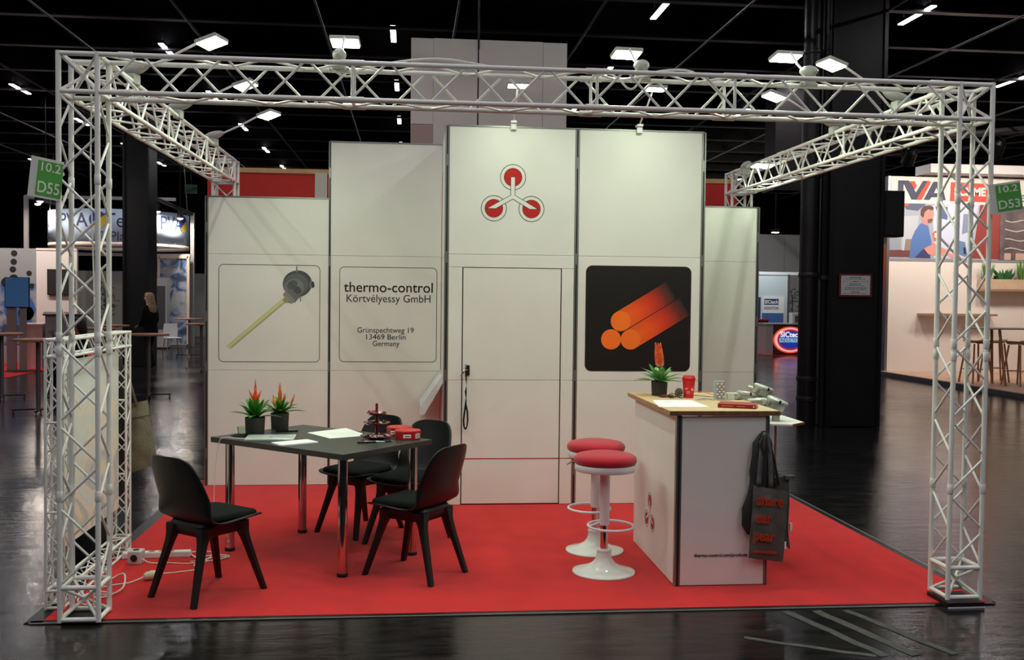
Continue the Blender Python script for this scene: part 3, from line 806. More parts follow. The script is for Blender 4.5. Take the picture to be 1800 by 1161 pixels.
# ================================================================== FURNITURE
def interp(pts, n):
    out = []
    for i in range(len(pts)-1):
        p0, p1, p2, p3 = [Vector(pts[max(0, min(len(pts)-1, j))]) for j in (i-1, i, i+1, i+2)]
        for k in range(n):
            t_ = k/n
            out.append(0.5*((2*p1)+(-p0+p2)*t_+(2*p0-5*p1+4*p2-p3)*t_*t_+(-p0+3*p1-3*p2+p3)*t_**3))
    out.append(Vector(pts[-1])); return out
def make_chair():
    t = thing('shell_chair', 'x', 'chair', group='black shell chairs round the dark table')
    prof = [(0.238, 0.424, 0.10), (0.236, 0.425, 0.15), (0.228, 0.427, 0.185), (0.20, 0.430, 0.208), (0.12, 0.428, 0.222), (0.02, 0.421, 0.226),
            (-0.06, 0.417, 0.225), (-0.125, 0.428, 0.223), (-0.172, 0.458, 0.221), (-0.205, 0.515, 0.219), (-0.233, 0.595, 0.213), (-0.257, 0.67, 0.202),
            (-0.276, 0.735, 0.185), (-0.284, 0.772, 0.166), (-0.289, 0.795, 0.140), (-0.291, 0.807, 0.105), (-0.292, 0.811, 0.06)]
    pr_ = interp(prof, 2); nu = 14; vs = []; fs = []
    for (y, z, hw) in pr_:
        back = max(0.0, min(1.0, (z-0.43)/0.12)); seat = 1-back
        for i in range(nu+1):
            u = -1+2*i/nu; x = hw*u; f = (abs(x)/0.22)**2.2
            vs.append((x, y+back*0.062*f, z+seat*0.016*f))
    for k in range(len(pr_)-1):
        for i in range(nu):
            fs.append((k*(nu+1)+i, k*(nu+1)+i+1, (k+1)*(nu+1)+i+1, (k+1)*(nu+1)+i))
    o = MB().add(vs, fs).build('shell', m_black_pl, t, smooth=True, solid=0.009)
    for p in o.data.polygons: p.use_smooth = True
    # under-frame and legs
    b = MB(); b.loft([[(x*s, y*s, z) for x, y in rrect(-0.148, 0.148, -0.155, 0.150, 0.045, 4)] for z, s in ((0.348, 0.86), (0.356, 0.94), (0.385, 1.0), (0.414, 1.05), (0.430, 0.98))])
    b.build('underframe', m_black_pl, t, smooth=True)
    for sx in (-1, 1):
        for top, foot in (((0.124, 0.124), (0.195, 0.238)), ((0.124, -0.128), (0.182, -0.245))):
            rings = []
            for z, w_, d_ in ((0.0, 0.0185, 0.0145), (0.12, 0.0205, 0.0165), (0.25, 0.0235, 0.0195), (0.31, 0.026, 0.0225), (0.345, 0.030, 0.027), (0.37, 0.036, 0.034), (0.39, 0.042, 0.040), (0.41, 0.046, 0.044)):
                u = z/0.39; cx = sx*(foot[0]+(top[0]-foot[0])*u); cy = foot[1]+(top[1]-foot[1])*u
                rings.append([(cx+w_*a*1.0, cy+d_*c_, z) for a, c_ in ((-1, -.6), (-.7, -1), (.7, -1), (1, -.6), (1, .6), (.7, 1), (-.7, 1), (-1, .6))])
            MB().loft(rings).build('leg', m_black_pl, t, smooth=True)
    # seat cushion
    rings = []
    for z, s in ((0.428, 0.95), (0.433, 1.0), (0.448, 1.0), (0.458, 0.96), (0.462, 0.86)):
        rings.append([(x*s, 0.035+(y-0.035)*s, z+0.012*max(0, (abs(x)-0.08))/0.1*0.5+(0.014*max(0, (-0.05-y))/0.1)) for x, y in rrect(-0.185, 0.185, -0.15, 0.218, 0.05, 5)])
    MB().loft(rings).build('cushion', m_cushion, t, smooth=True)
    return t
ch = make_chair()
for i, (x, y, deg, lab) in enumerate(((0.637, 0.508, 50.4, 'black shell chair in front of the table with its back to the viewer at left'),
                                      (1.81, 0.835, 143.6, 'black shell chair at the right end of the table nearest the viewer'),
                                      (1.415, 1.99, 228.0, 'black shell chair behind the table, left of the two rear ones'),
                                      (1.765, 1.646, 232.0, 'black shell chair behind the table, right of the two rear ones'))):
    o = ch if i == 0 else copy_tree(ch)
    o.location = (x, y, 0.006); o.rotation_euler = (0, 0, math.radians(deg-90)); o['label'] = lab

TZ = 0.762
TA = math.radians(-40.5)
tb = thing('dining_table', 'dark grey rectangular table on four chrome legs', 'table', (1.19, 1.367, 0.006), TA)
TZ0 = TZ-0.006
MB().box((0, 0, TZ0-0.0175), (1.2, 0.82, 0.035)).build('tabletop', m_tabletop, tb, bevel=0.002)
for sx in (-1, 1):
    for sy in (-1, 1):
        l = MB().lathe([(0.03, 0.02), (0.03, TZ0-0.036)], 24, (sx*0.512, sy*0.322, 0)).build('leg', m_chrome, tb, smooth=True)
        MB().lathe([(0.032, 0), (0.034, 0.004), (0.034, 0.018), (0.031, 0.022)], 24, (sx*0.512, sy*0.322, 0)).build('foot_cap', m_black_pl, l, smooth=True)
        MB().lathe([(0.045, TZ0-0.042), (0.045, TZ0-0.035)], 24, (sx*0.512, sy*0.322, 0)).build('leg_flange', m_chrome, l, smooth=True)

# --- bar stools
def make_stool():
    t = thing('bar_stool', 'x', 'stool', group='red bar stools beside the counter')
    MB().lathe([(0.19, 0.0), (0.195, 0.003), (0.193, 0.010), (0.16, 0.020), (0.11, 0.036), (0.072, 0.058), (0.052, 0.085), (0.045, 0.115), (0.044, 0.13)], 48).build('base', m_whitegloss, t, smooth=True)
    MB().lathe([(0.044, 0.128), (0.046, 0.132), (0.046, 0.142), (0.040, 0.148)], 32).build('base_collar', m_whitemet, t, smooth=True)
    MB().lathe([(0.0235, 0.14), (0.0235, 0.40)], 28).build('gas_lift', m_chrome, t, smooth=True)
    MB().lathe([(0.028, 0.295), (0.031, 0.305), (0.031, 0.64)], 28).build('outer_tube', m_whitemet, t, smooth=True)
    MB().lathe([(0.10, 0.628), (0.183, 0.634), (0.187, 0.640), (0.187, 0.672), (0.184, 0.676)], 48).build('seat_base', m_whitemet, t, smooth=True)
    MB().lathe([(0.178, 0.674), (0.190, 0.684), (0.195, 0.700), (0.190, 0.718), (0.172, 0.732), (0.13, 0.742), (0.07, 0.746), (0.02, 0.747)], 48).build('cushion', m_redfab, t, smooth=True)
    b = MB(); b.tube([(0.15*math.cos(2*PI*i/40), 0.14*math.sin(2*PI*i/40)+0.04, 0.288) for i in range(40)], 0.0085, 10, closed=True)
    b.tube([(0, -0.03, 0.31), (0, -0.07, 0.295), (0, -0.10, 0.288)], 0.007, 8)
    b.build('footrest', m_whitemet, t, smooth=True)
    MB().tube([(0, 0.02, 0.62), (0.02, 0.09, 0.622), (0.03, 0.15, 0.600), (0.032, 0.19, 0.575)], [0.005, 0.005, 0.006, 0.004], 8).build('height_lever', m_chrome, t, smooth=True)
    return t
st = make_stool(); st.location = (2.968, 0.789, 0.006); st.rotation_euler = (0, 0, math.radians(-90)); st['label'] = 'red bar stool nearer the viewer, left of the counter'
s2_ = copy_tree(st); s2_.location = (3.008, 1.315, 0.006); s2_.rotation_euler = (0, 0, math.radians(90)); s2_['label'] = 'red bar stool half hidden behind the nearer stool'

for c_ in st.children:
    if c_.name.startswith('height_lever'): c_.rotation_euler = (0, 0, math.radians(90))

# --- reception counter
CX0, CX1, CY0, CY1 = 3.325, 3.885, 0.46, 1.55
ct = thing('reception_counter', 'white reception counter with pale wood top', 'counter', ((CX0+CX1)/2, (CY0+CY1)/2, 0.006))
ox, oy = -(CX0+CX1)/2, -(CY0+CY1)/2
fr = MB().span((CX0+ox+0.034, CY0+oy, 0.005), (CX1+ox-0.02, CY0+oy+0.018, 1.005)).build('front_panel', m_panel, ct, bevel=0.0015)
sd = MB().span((CX0+ox, CY0+oy+0.03, 0.005), (CX0+ox+0.018, CY1+oy, 1.005)).build('side_panel', m_panel, ct, bevel=0.0015)
MB().span((CX1+ox-0.018, CY0+oy+0.03, 0.005), (CX1+ox, CY1+oy, 1.005)).build('side_panel', m_panel, ct)
for x in (CX0+0.012, CX1-0.008):
    p = MB().span((x+ox-0.012, CY0+oy-0.003, 0), (x+ox+0.020 if x < 3.5 else x+ox+0.010, CY0+oy+0.03, 1.008)).build('corner_post', m_alu, ct)
    MB().span((x+ox-0.001, CY0+oy-0.0045, 0), (x+ox+0.012 if x < 3.5 else x+ox+0.002, CY0+oy+0.0, 1.006)).build('post_groove', m_darkgroove, p)
top = MB().span((CX0+ox-0.045, CY0+oy-0.022, 1.012), (CX1+ox+0.055, CY1+oy+0.03, 1.041)).build('worktop', m_birch, ct, bevel=0.002)
MB().span((CX0+ox-0.047, CY0+oy-0.024, 1.013), (CX1+ox+0.057, CY0+oy-0.0215, 1.039)).build('worktop_edge', m_edge, top)
MB().span((CX0+ox-0.0475, CY0+oy-0.022, 1.013), (CX0+ox-0.0445, CY1+oy+0.03, 1.039)).build('worktop_edge', mat('ply_edge_light', (170, 128, 92), 0.6, var=0.1, vscale=20), top)
text('thermo-control.com/products', 0.029, m_black_line, fr, (3.605+ox, CY0+oy-0.0012, 0.178-0.006), width=0.325, bold=0.0006)
# small emblem on the counter side
Mx = Matrix.Translation((CX0+ox-0.0004, 1.085+oy, 0.30)) @ Matrix.Rotation(-PI/2, 4, 'Z')
emblem(sd, 0, 0, 0.52, 0, Mx)

# ------------------------------------------------------------------ plants
def leaf(b, base, az, L, wd, up, droop, n=7, fold=0.25):
    d_ = Vector((math.cos(az), math.sin(az), 0)); sd_ = Vector((-math.sin(az), math.cos(az), 0)); vs = []
    for k in range(n+1):
        u = k/n
        r = L*u*(0.55+0.45*math.cos(up*(1-u))); 
        z = L*(math.sin(up)*u - droop*u*u)
        p = Vector(base)+d_*(L*math.cos(up)*u*(1+0.25*u))+Vector((0, 0, z))
        ww = wd*(0.55+1.0*u-1.0*u**2 if u < 0.6 else (0.79)*(1-((u-0.6)/0.4)**2.2)+0.0)
        f = Vector((0, 0, ww*fold))
        vs += [p-sd_*ww+f, p, p+sd_*ww+f]
    fs = []
    for k in range(n):
        fs += [(3*k, 3*k+1, 3*k+4, 3*k+3), (3*k+1, 3*k+2, 3*k+5, 3*k+4)]
    b.add(vs, fs)
def bromeliad(loc, r, hgt, nl, L, label, flower, seed, lm, spread=0.75, wl=0.021):
    random.seed(seed)
    t = thing('potted_bromeliad', label, 'plant', loc, group='potted bromeliads of the booth')
    MB().lathe([(r*0.9, 0), (r*0.93, 0.004), (r, hgt), (r*0.93, hgt), (r*0.9, hgt-0.012), (0.001, hgt-0.014)], 32).build('pot', m_pot, t, smooth=True)
    MB().lathe([(r*0.9, hgt-0.016), (0.002, hgt-0.010)], 20).build('soil', m_soil, t)
    for k in range(nl):
        b = MB(); ring = k/nl
        up = spread*(0.45+0.9*ring)+random.uniform(-.1, .1)
        leaf(b, (0.006*math.cos(k*2.4), 0.006*math.sin(k*2.4), hgt-0.012), k*2.399+random.uniform(-.2, .2), L*(0.82+0.3*random.random()), wl*(0.8+0.4*random.random()), up, 0.26*(1-ring)+0.10)
        b.build('leaf', lm, t, smooth=True, solid=0.0012)
    z0 = hgt
    if flower == 'fan':      # branched orange spikes
        MB().tube([(0, 0, z0), (0.002, 0, z0+0.13)], 0.004, 8).build('stem', mat('flower_stem', (120, 44, 24), 0.6), t)
        for a, le, ln_ in ((0.0, 0.0, 0.155), (0.4, 0.42, 0.10), (2.9, 0.48, 0.105), (1.2, 0.3, 0.075), (-2.3, 0.25, 0.07), (-0.5, 0.5, 0.07)):
            b = MB(); dx, dz = math.cos(a)*math.sin(le), math.cos(le)
            p0 = Vector((0.002, 0, z0+0.085+0.02*random.random()))
            b.tube([p0+Vector((dx*ln_*u, math.sin(a)*math.sin(le)*ln_*u, dz*ln_*u)) for u in (0, 0.3, 0.6, 0.85, 1)], [0.003, 0.0095, 0.008, 0.003, 0.001], 8)
            b.build('flower_spike', m_flower, t, smooth=True)
    elif flower == 'buds':
        for dx, dy, z1, ln_, rr in ((0.0, 0, 0.055, 0.16, 0.013), (-0.032, -0.01, 0.045, 0.085, 0.012), (0.025, 0.0, 0.07, 0.07, 0.009), (0.075, -0.01, 0.05, 0.085, 0.007)):
            rod('stem', (dx*0.2, dy, z0-0.01), (dx, dy, z0+z1), 0.003, mat('flower_stem', (120, 44, 24), 0.6), t)
            b = MB(); b.tube([Vector((dx*(1+0.35*u), dy, z0+z1+ln_*u)) for u in (0, 0.2, 0.5, 0.8, 1)], [0.004, rr, rr*1.05, rr*0.6, 0.001], 10)
            b.build('flower_bud', m_flower_y if dx < 0 else mat('flower_amber', (206, 108, 40), 0.5, var=0.4, vscale=30), t, smooth=True)
    else:                     # sword-shaped spike with bracts
        rod('stem', (0, 0, z0-0.01), (0.0, 0, z0+0.16), 0.004, mat('green_stem', (96, 110, 50), 0.6), t)
        for k in range(15):
            z = z0+0.10+0.0095*k; s = 0.9 if k < 2 else (1.0-0.045*max(0, k-6))
            for sx in (-1, 1):
                b = MB(); p0 = Vector((-0.001*k, 0, z))
                b.tube([p0, p0+Vector((sx*0.014*s, -0.006, 0.006)), p0+Vector((sx*0.026*s, -0.003, 0.018)), p0+Vector((sx*0.027*s, 0, 0.032))], [0.008, 0.010*s, 0.007, 0.0015], 6)
                b.build('flower_bract', m_flower if k > 1 else mat('flower_pink', (206, 128, 92), 0.5), t, smooth=True)
        MB().tube([(0, 0, z0+0.10), (-0.008, 0, z0+0.19), (-0.014, 0, z0+0.262)], [0.008, 0.011, 0.003], 8).build('flower_core', m_flower, t, smooth=True)
    return t
bromeliad((0.735, 1.56, TZ), 0.066, 0.115, 24, 0.165, 'potted bromeliad with spiky orange-red flowers on the dark table', 'fan', 3, m_leaf, 1.1, 0.026)
bromeliad((0.862, 1.845, TZ), 0.063, 0.110, 22, 0.15, 'potted bromeliad with ochre flower buds on the dark table', 'buds', 5, m_leaf, 1.1, 0.022)
CT = 1.047
bromeliad((3.445, 1.36, CT), 0.055, 0.095, 26, 0.155, 'potted bromeliad with upright orange spike on the counter', 'spike', 9, m_leaf2, 0.95, 0.025)

# ------------------------------------------------------------------ things on the table
def sheet(name, pts, z, th, m, label, cat, bevel=0.0):
    cx = sum(p[0] for p in pts)/len(pts); cy = sum(p[1] for p in pts)/len(pts)
    t = thing(name, label, cat, (cx, cy, z))
    return t, [(x-cx, y-cy) for x, y in pts]
def quad_rect(c, a, L, Wd):
    ca, sa = math.cos(a), math.sin(a)
    return [(c[0]+ca*x-sa*y, c[1]+sa*x+ca*y) for x, y in ((-L/2, -Wd/2), (L/2, -Wd/2), (L/2, Wd/2), (-L/2, Wd/2))]
t = thing('laptop', 'closed silver laptop on the dark table', 'laptop', (0.872, 1.322, TZ), math.radians(2))
MB().loft([[(x, y, z) for x, y in rrect(-0.155, 0.155, -0.11, 0.11, 0.012, 4)] for z in (0.002, 0.009)]).build('base', m_silver, t, smooth=True)
MB().loft([[(x*s, y*s, z) for x, y in rrect(-0.155, 0.155, -0.11, 0.11, 0.012, 4)] for z, s in ((0.0095, 1), (0.015, 1), (0.016, 0.99))]).build('lid', mat('laptop_lid', (200, 208, 202), 0.35, metal=0.3), t, smooth=True)
MB().lathe([(0.012, 0.016), (0.012, 0.0163)], 20, (0, 0, 0), None, 1.0, 0.8).build('lid_mark', m_black_line, t)
t = thing('notepad', 'white notepad with rounded edge beside the laptop', 'notepad', (1.045, 1.14, TZ), math.radians(33))
MB().loft([[(x*s, y*s, z) for x, y in rrect(-0.13, 0.13, -0.075, 0.075, 0.012, 4)] for z, s in ((0, 1), (0.007, 1), (0.008, 0.98))]).build('cover', mat('notepad_white', (226, 230, 236), 0.5), t, smooth=True)
MB().box((0, 0, 0.0085), (0.23, 0.125, 0.001)).build('page', m_paper, t)
t = thing('paper_sheet', 'large white paper sheet lying in the middle of the dark table', 'paper', (1.283, 1.575, TZ), 0)
b = MB(); b.loft([[(-0.21, 0.05, z), (0.035, 0.29, z), (0.21, -0.10, z), (-0.035, -0.235, z)] for z in (0.0005, 0.0015)]); b.build('page', m_paper, t)
for k in range(4): MB().box((0.02+0.03*k, 0.03-0.04*k, 0.0018), (0.2, 0.002, 0.0003), (0, 0, 0.6)).build('print_line', m_greyprint, t)
t = thing('smartphone', 'black smartphone lying by the plant pots', 'phone', (0.925, 1.70, TZ), math.radians(20))
MB().loft([[(x, y, z) for x, y in rrect(-0.075, 0.075, -0.036, 0.036, 0.01, 4)] for z in (0.001, 0.009)]).build('body', mat('phone_black', (18, 18, 20), 0.2), t)
MB().box((0, 0, 0.0093), (0.135, 0.064, 0.0006)).build('screen', mat('phone_glass', (10, 10, 12), 0.08), t)
t = thing('drinking_glass', 'small clear glass beside the left plant pot', 'glass', (0.652, 1.575, TZ))
MB().lathe([(0.026, 0.0), (0.03, 0.004), (0.036, 0.05), (0.034, 0.05), (0.028, 0.008), (0.001, 0.006)], 24).build('tumbler', mat('clear_glass', (225, 240, 230), 0.03, trans=1.0), t, smooth=True)
t = thing('coaster', 'dark round coaster at the left table corner', 'coaster', (0.648, 1.475, TZ))
MB().lathe([(0.052, 0), (0.055, 0.002), (0.055, 0.006), (0.05, 0.008), (0.001, 0.008)], 28).build('disc', m_black_pl, t, smooth=True)
MB().lathe([(0.044, 0.0081), (0.042, 0.0088), (0.001, 0.0086)], 28).build('felt', m_cushion, t)
cable('charging_cable', [(0.73, 1.27, TZ+0.008), (0.66, 1.29, TZ+0.012), (0.575, 1.33, TZ+0.010), (0.535, 1.365, TZ-0.03), (0.512, 1.36, 0.55), (0.51, 1.34, 0.3), (0.515, 1.33, 0.10), (0.50, 1.25, 0.014), (0.40, 1.16, 0.012)], 0.0028, m_cable, 'thin white charging cable hanging off the left table corner')
# tiered sweets stand
t = thing('tiered_stand', 'red three-tier sweets stand on the dark table', 'cake stand', (1.552, 1.305, TZ))
m_tier = mat('dark_red_gloss', (120, 14, 22), 0.25, coat=0.3)
for z, r in ((0.012, 0.108), (0.098, 0.088), (0.160, 0.067)):
    MB().lathe([(0.015, z), (r*0.8, z+0.002), (r, z+0.014), (r*0.985, z+0.016), (r*0.8, z+0.006), (0.012, z+0.004)], 32).build('plate', m_tier, t, smooth=True)
MB().lathe([(0.05, 0.0), (0.05, 0.004), (0.012, 0.016), (0.010, 0.05), (0.012, 0.098), (0.009, 0.13), (0.011, 0.16), (0.008, 0.19), (0.009, 0.228), (0.006, 0.236)], 20).build('stem', m_tier, t, smooth=True)
random.seed(11)
sw = [mat('sweet_black', (28, 18, 18), 0.3), mat('sweet_cream', (206, 196, 180), 0.4), mat('sweet_red', (160, 24, 30), 0.3), mat('sweet_silver', (190, 190, 198), 0.2, metal=0.8), mat('sweet_brown', (92, 50, 32), 0.4)]
sweet_proto = {}
for z, r, n in ((0.022, 0.085, 22), (0.108, 0.066, 12), (0.170, 0.048, 10)):
    for k in range(n):
        a = k*2.4+random.uniform(-.2, .2); rr = r*(0.45+0.5*random.random()); mm = random.choice(sw)
        if mm.name not in sweet_proto:
            b = MB(); b.lathe([(0.003, -0.007), (0.009, -0.004), (0.011, 0.0), (0.009, 0.004), (0.003, 0.007)], 8)
            b.tube([(0.009, 0, 0), (0.014, 0, 0), (0.02, 0, 0.001)], [0.003, 0.002, 0.007], 6); b.tube([(-0.009, 0, 0), (-0.014, 0, 0), (-0.02, 0, 0.001)], [0.003, 0.002, 0.007], 6)
            o = b.build('wrapped_sweet', mm, smooth=True); sweet_proto[mm.name] = o
        else:
            o = sweet_proto[mm.name].copy(); COL.objects.link(o)
        o.location = (1.552+rr*math.cos(a), 1.305+rr*math.sin(a), TZ+z+0.004+0.004*random.random()); o.rotation_euler = (random.uniform(-.4, .4), random.uniform(-.4, .4), random.uniform(0, 6))
        tier = {22: 'bottom', 12: 'middle', 10: 'top'}[n]
        cn = {'sweet_black': 'dark', 'sweet_cream': 'cream', 'sweet_red': 'red', 'sweet_silver': 'silver', 'sweet_brown': 'brown'}[mm.name]
        tag(o, 'small %s wrapped sweet on the %s tier of the red stand' % (cn, tier), 'sweet', '%s wrapped sweets on the %s tier' % (cn, tier))
def carton(loc, rz, label):
    t = thing('chocolate_box', label, 'box', loc, rz, 'red octagonal chocolate boxes')
    oc = [(0.088*math.cos(PI/8+i*PI/4), 0.080*math.sin(PI/8+i*PI/4)) for i in range(8)]
    MB().loft([[(x*s, y*s, z) for x, y in oc] for z, s in ((0, 0.98), (0.004, 1), (0.045, 1))]).build('carton', m_redbox, t)
    MB().loft([[(x*s, y*s, z) for x, y in oc] for z, s in ((0.045, 1.02), (0.056, 1.02), (0.06, 0.97), (0.062, 0.6))]).build('lid', mat('carton_lid', (196, 40, 36), 0.35), t)
    yq = -0.0745
    MB().box((-0.012, yq, 0.026), (0.05, 0.002, 0.022)).build('white_label', m_paper, t, bevel=0.0006)
    MB().box((-0.012, yq-0.001, 0.026), (0.036, 0.001, 0.006)).build('label_print', mat('label_red', (150, 30, 30), 0.5), t)
    o = MB().box((0, 0, 0), (0.042, 0.002, 0.030)).build('barcode_label', m_paper, t)
    o.location = (0.058, -0.0558, 0.025); o.rotation_euler = (0, 0, PI/4)
    for k in range(6): MB().box((-0.015+0.006*k, -0.0013, 0), (0.0022+0.001*(k % 2), 0.0006, 0.022)).build('barcode_bar', m_black_line, o)
    return t
carton((1.755, 1.325, TZ), math.radians(6), 'red octagonal chocolate box nearest the right table corner')
carton((1.70, 1.50, TZ), math.radians(-20), 'red octagonal chocolate box behind the other box')
for i, (x, y, a, mm, lab) in enumerate(((1.50, 1.135, 0.2, m_black_pl, 'black pen lying before the sweets stand'), (1.545, 1.15, -0.1, m_silver, 'silver pen lying before the sweets stand'), (1.60, 1.175, 0.5, mat('pen_dark_blue', (40, 44, 66), 0.3), 'dark blue pen lying before the sweets stand'))):
    t = thing('pen', lab, 'pen', (x, y, TZ+0.006), a)
    MB().tube([(-0.065, 0, 0), (0.055, 0, 0)], 0.0055, 10).build('barrel', mm, t, smooth=True)
    MB().tube([(0.055, 0, 0), (0.068, 0, 0)], [0.0055, 0.001], 10).build('tip', m_silver, t, smooth=True)
    MB().box((-0.045, 0, 0.0065), (0.035, 0.004, 0.002)).build('clip', m_silver, t)

# ------------------------------------------------------------------ things on the counter
t = thing('coffee_cup', 'red lidded travel cup with white print on the counter', 'cup', (3.603, 1.20, CT))
MB().lathe([(0.030, 0), (0.032, 0.002), (0.0365, 0.06), (0.0415, 0.122)], 32).build('cup_body', mat('cup_red', (206, 20, 34), 0.4), t, smooth=True)
MB().lathe([(0.0405, 0.120), (0.0445, 0.122), (0.0445, 0.132), (0.040, 0.136), (0.037, 0.146), (0.030, 0.150), (0.002, 0.146)], 32).build('lid', mat('cup_lid_red', (190, 14, 28), 0.4), t, smooth=True)
def on_cyl(poly, r, zc, a0):   # small patch wrapped on the cup
    b = MB(); b.add([(r*math.cos(a0+x/r), r*math.sin(a0+x/r), zc+z) for x, z in poly], [tuple(range(len(poly)))]); return b
m_cp = mat('cup_print', (226, 170, 170), 0.5)
for zc, da in ((0.066, -0.62), (0.040, -0.22)):
    for ro in (0.0105, 0.006):
        n = 18; ra = 0.0372 if zc > .05 else 0.0355; a0 = -PI/2-0.12+da
        b = MB(); vs = []
        for i in range(n):
            aa = 2*PI*i/n
            for rr in (ro, ro-0.0022): vs.append((ra*math.cos(a0+rr*math.cos(aa)/ra), ra*math.sin(a0+rr*math.cos(aa)/ra), zc+rr*math.sin(aa)))
        b.add(vs, [(2*i, 2*i+1, (2*i+3) % (2*n), (2*i+2) % (2*n)) for i in range(n)]); b.build('ring_print', m_cp, t)
for zc, hh in ((0.076, 0.002), (0.058, 0.018), (0.034, 0.002)):
    b = MB(); ra = 0.0384 if zc > .05 else 0.0358; vs = []
    for i in range(6):
        a0 = -PI/2+0.18+i*0.09
        vs += [(ra*math.cos(a0), ra*math.sin(a0), zc-hh/2), (ra*math.cos(a0)*1.0, ra*math.sin(a0), zc+hh/2)]
    b.add(vs, [(2*i, 2*i+1, 2*i+3, 2*i+2) for i in range(5)]); b.build('white_print', m_cp, t)
t = thing('ceramic_disc', 'grey round disc leaning behind the red cup', 'disc', (3.565, 1.30, CT), 0.3)
b = MB(); b.lathe([(0.028, -0.006), (0.028, 0.006)], 24, (0, 0, 0.028), Matrix.Rotation(PI/2, 3, 'X')); b.build('disc', mat('disc_grey', (112, 104, 96), 0.6), t, smooth=True)
b = MB(); b.lathe([(0.010, -0.008), (0.010, 0.008)], 16, (0, 0, 0.028), Matrix.Rotation(PI/2, 3, 'X')); b.build('disc_core', mat('disc_core', (80, 76, 72), 0.6), t, smooth=True)
t = thing('paper_form', 'white printed form lying at the front of the counter', 'paper', (3.43, 0.83, CT))
MB().loft([[(x, y, z) for x, y in ((-0.11, 0.205), (0.145, 0.21), (0.145, -0.19), (-0.165, -0.19))] for z in (0.0004, 0.0012)]).build('page', m_paper, t)
for x in (-0.06, 0.05, 0.12): MB().box((x, 0.01, 0.0015), (0.0015, 0.38, 0.0003)).build('column_line', m_greyprint, t)
for k, y in enumerate((0.13, 0.1)): MB().box((-0.03, y, 0.0015), (0.05, 0.012, 0.0003)).build('text_line', m_greyprint, t)
t = thing('hardback_book', 'red hardback book lying on the counter front', 'book', (3.755, 0.645, CT), math.radians(-24))
mb_red = mat('book_red', (150, 34, 28), 0.45)
MB().box((0, 0, 0.0225), (0.225, 0.165, 0.003)).build('front_cover', mb_red, t)
MB().box((0, 0, 0.0025), (0.225, 0.165, 0.003)).build('back_cover', mb_red, t)
MB().box((0, -0.081, 0.0125), (0.225, 0.004, 0.021)).build('spine', mb_red, t)
MB().box((0.004, 0.003, 0.0125), (0.213, 0.155, 0.017)).build('page_block', mat('page_edge', (226, 214, 196), 0.8), t)
for x0, x1 in ((-0.09, -0.02), (0.0, 0.05)): MB().box(((x0+x1)/2, -0.0834, 0.0125), (x1-x0, 0.0006, 0.005)).build('spine_title', mat('book_print', (206, 120, 110), 0.6), t)
MB().lathe([(0.005, -0.0834-0.0004), (0.005, -0.0834)], 12, (0.1, 0, 0.0125), Matrix.Rotation(PI/2, 3, 'X')).build('spine_mark', m_paper, t) if False else MB().box((0.1, -0.0834, 0.0125), (0.008, 0.0006, 0.008)).build('spine_mark', m_paper, t)
# glasses
t = thing('spectacles', 'dark-rimmed spectacles folded beside the counter plant', 'glasses', (3.515, 1.17, CT), 0.2)
for sx in (-1, 1):
    b = MB(); b.tube([(sx*0.034+0.026*math.cos(2*PI*i/20), 0, 0.018+0.016*math.sin(2*PI*i/20)) for i in range(20)], 0.0025, 6, closed=True); b.build('rim', m_black_line, t, smooth=True)
    b = MB(); b.tube([(sx*0.06, 0, 0.02), (sx*0.058, 0.03, 0.012), (-sx*0.02, 0.05+0.008*sx, 0.004), (-sx*0.05, 0.052+0.008*sx, 0.003)], 0.002, 6); b.build('temple', m_black_line, t, smooth=True)
MB().tube([(-0.008, 0, 0.02), (0, 0, 0.024), (0.008, 0, 0.02)], 0.002, 6).build('bridge', m_black_line, t)
t = thing('spectacles_case', 'dark red slim case lying before the counter plant', 'case', (3.462, 1.235, CT), 0.1)
MB().loft([[(x*s, y*s, z) for x, y in rrect(-0.05, 0.05, -0.022, 0.022, 0.02, 5)] for z, s in ((0, 0.92), (0.006, 1), (0.014, 0.96), (0.018, 0.8))]).build('case_body', mat('case_darkred', (96, 24, 28), 0.5), t, smooth=True)
MB().box((0, -0.0215, 0.009), (0.02, 0.002, 0.006)).build('case_clasp', m_silver, t)
# tilted sample holder with rows of ceramic tubes
t = thing('sample_holder', 'grey upright sample holder with rows of small tubes on the counter', 'holder', (3.775, 1.07, CT), math.radians(-8))
b = MB(); b.loft([[(x, y, z) for x, y in rrect(-0.040, 0.040, -0.022+z*-0.0, 0.02, 0.014, 4)] for z in (0.0, 0.006)]); b.build('foot', m_silver, t)
b = MB(); b.loft([[(x*s-0.004, y+o_, z) for x, y in rrect(-0.037, 0.037, -0.016, 0.016, 0.012, 4)] for z, s, o_ in ((0.006, 1, 0), (0.06, 1.0, 0.004), (0.118, 0.96, 0.012), (0.122, 0.9, 0.012))]); b.build('body', mat('holder_grey', (168, 178, 180), 0.4, metal=0.3), t, smooth=True)
for r in range(6):
    for c in range(4):
        z = 0.02+0.0165*r
        o = MB().tube([(-0.018+0.013*c, -0.014+0.004*z/0.06, z), (-0.018+0.013*c, -0.022+0.004*z/0.06, z+0.003)], 0.0042, 8).build('tube_end', m_paper if (c+r) % 2 else mat('tube_red', (190, 110, 100), 0.5), t, smooth=True)
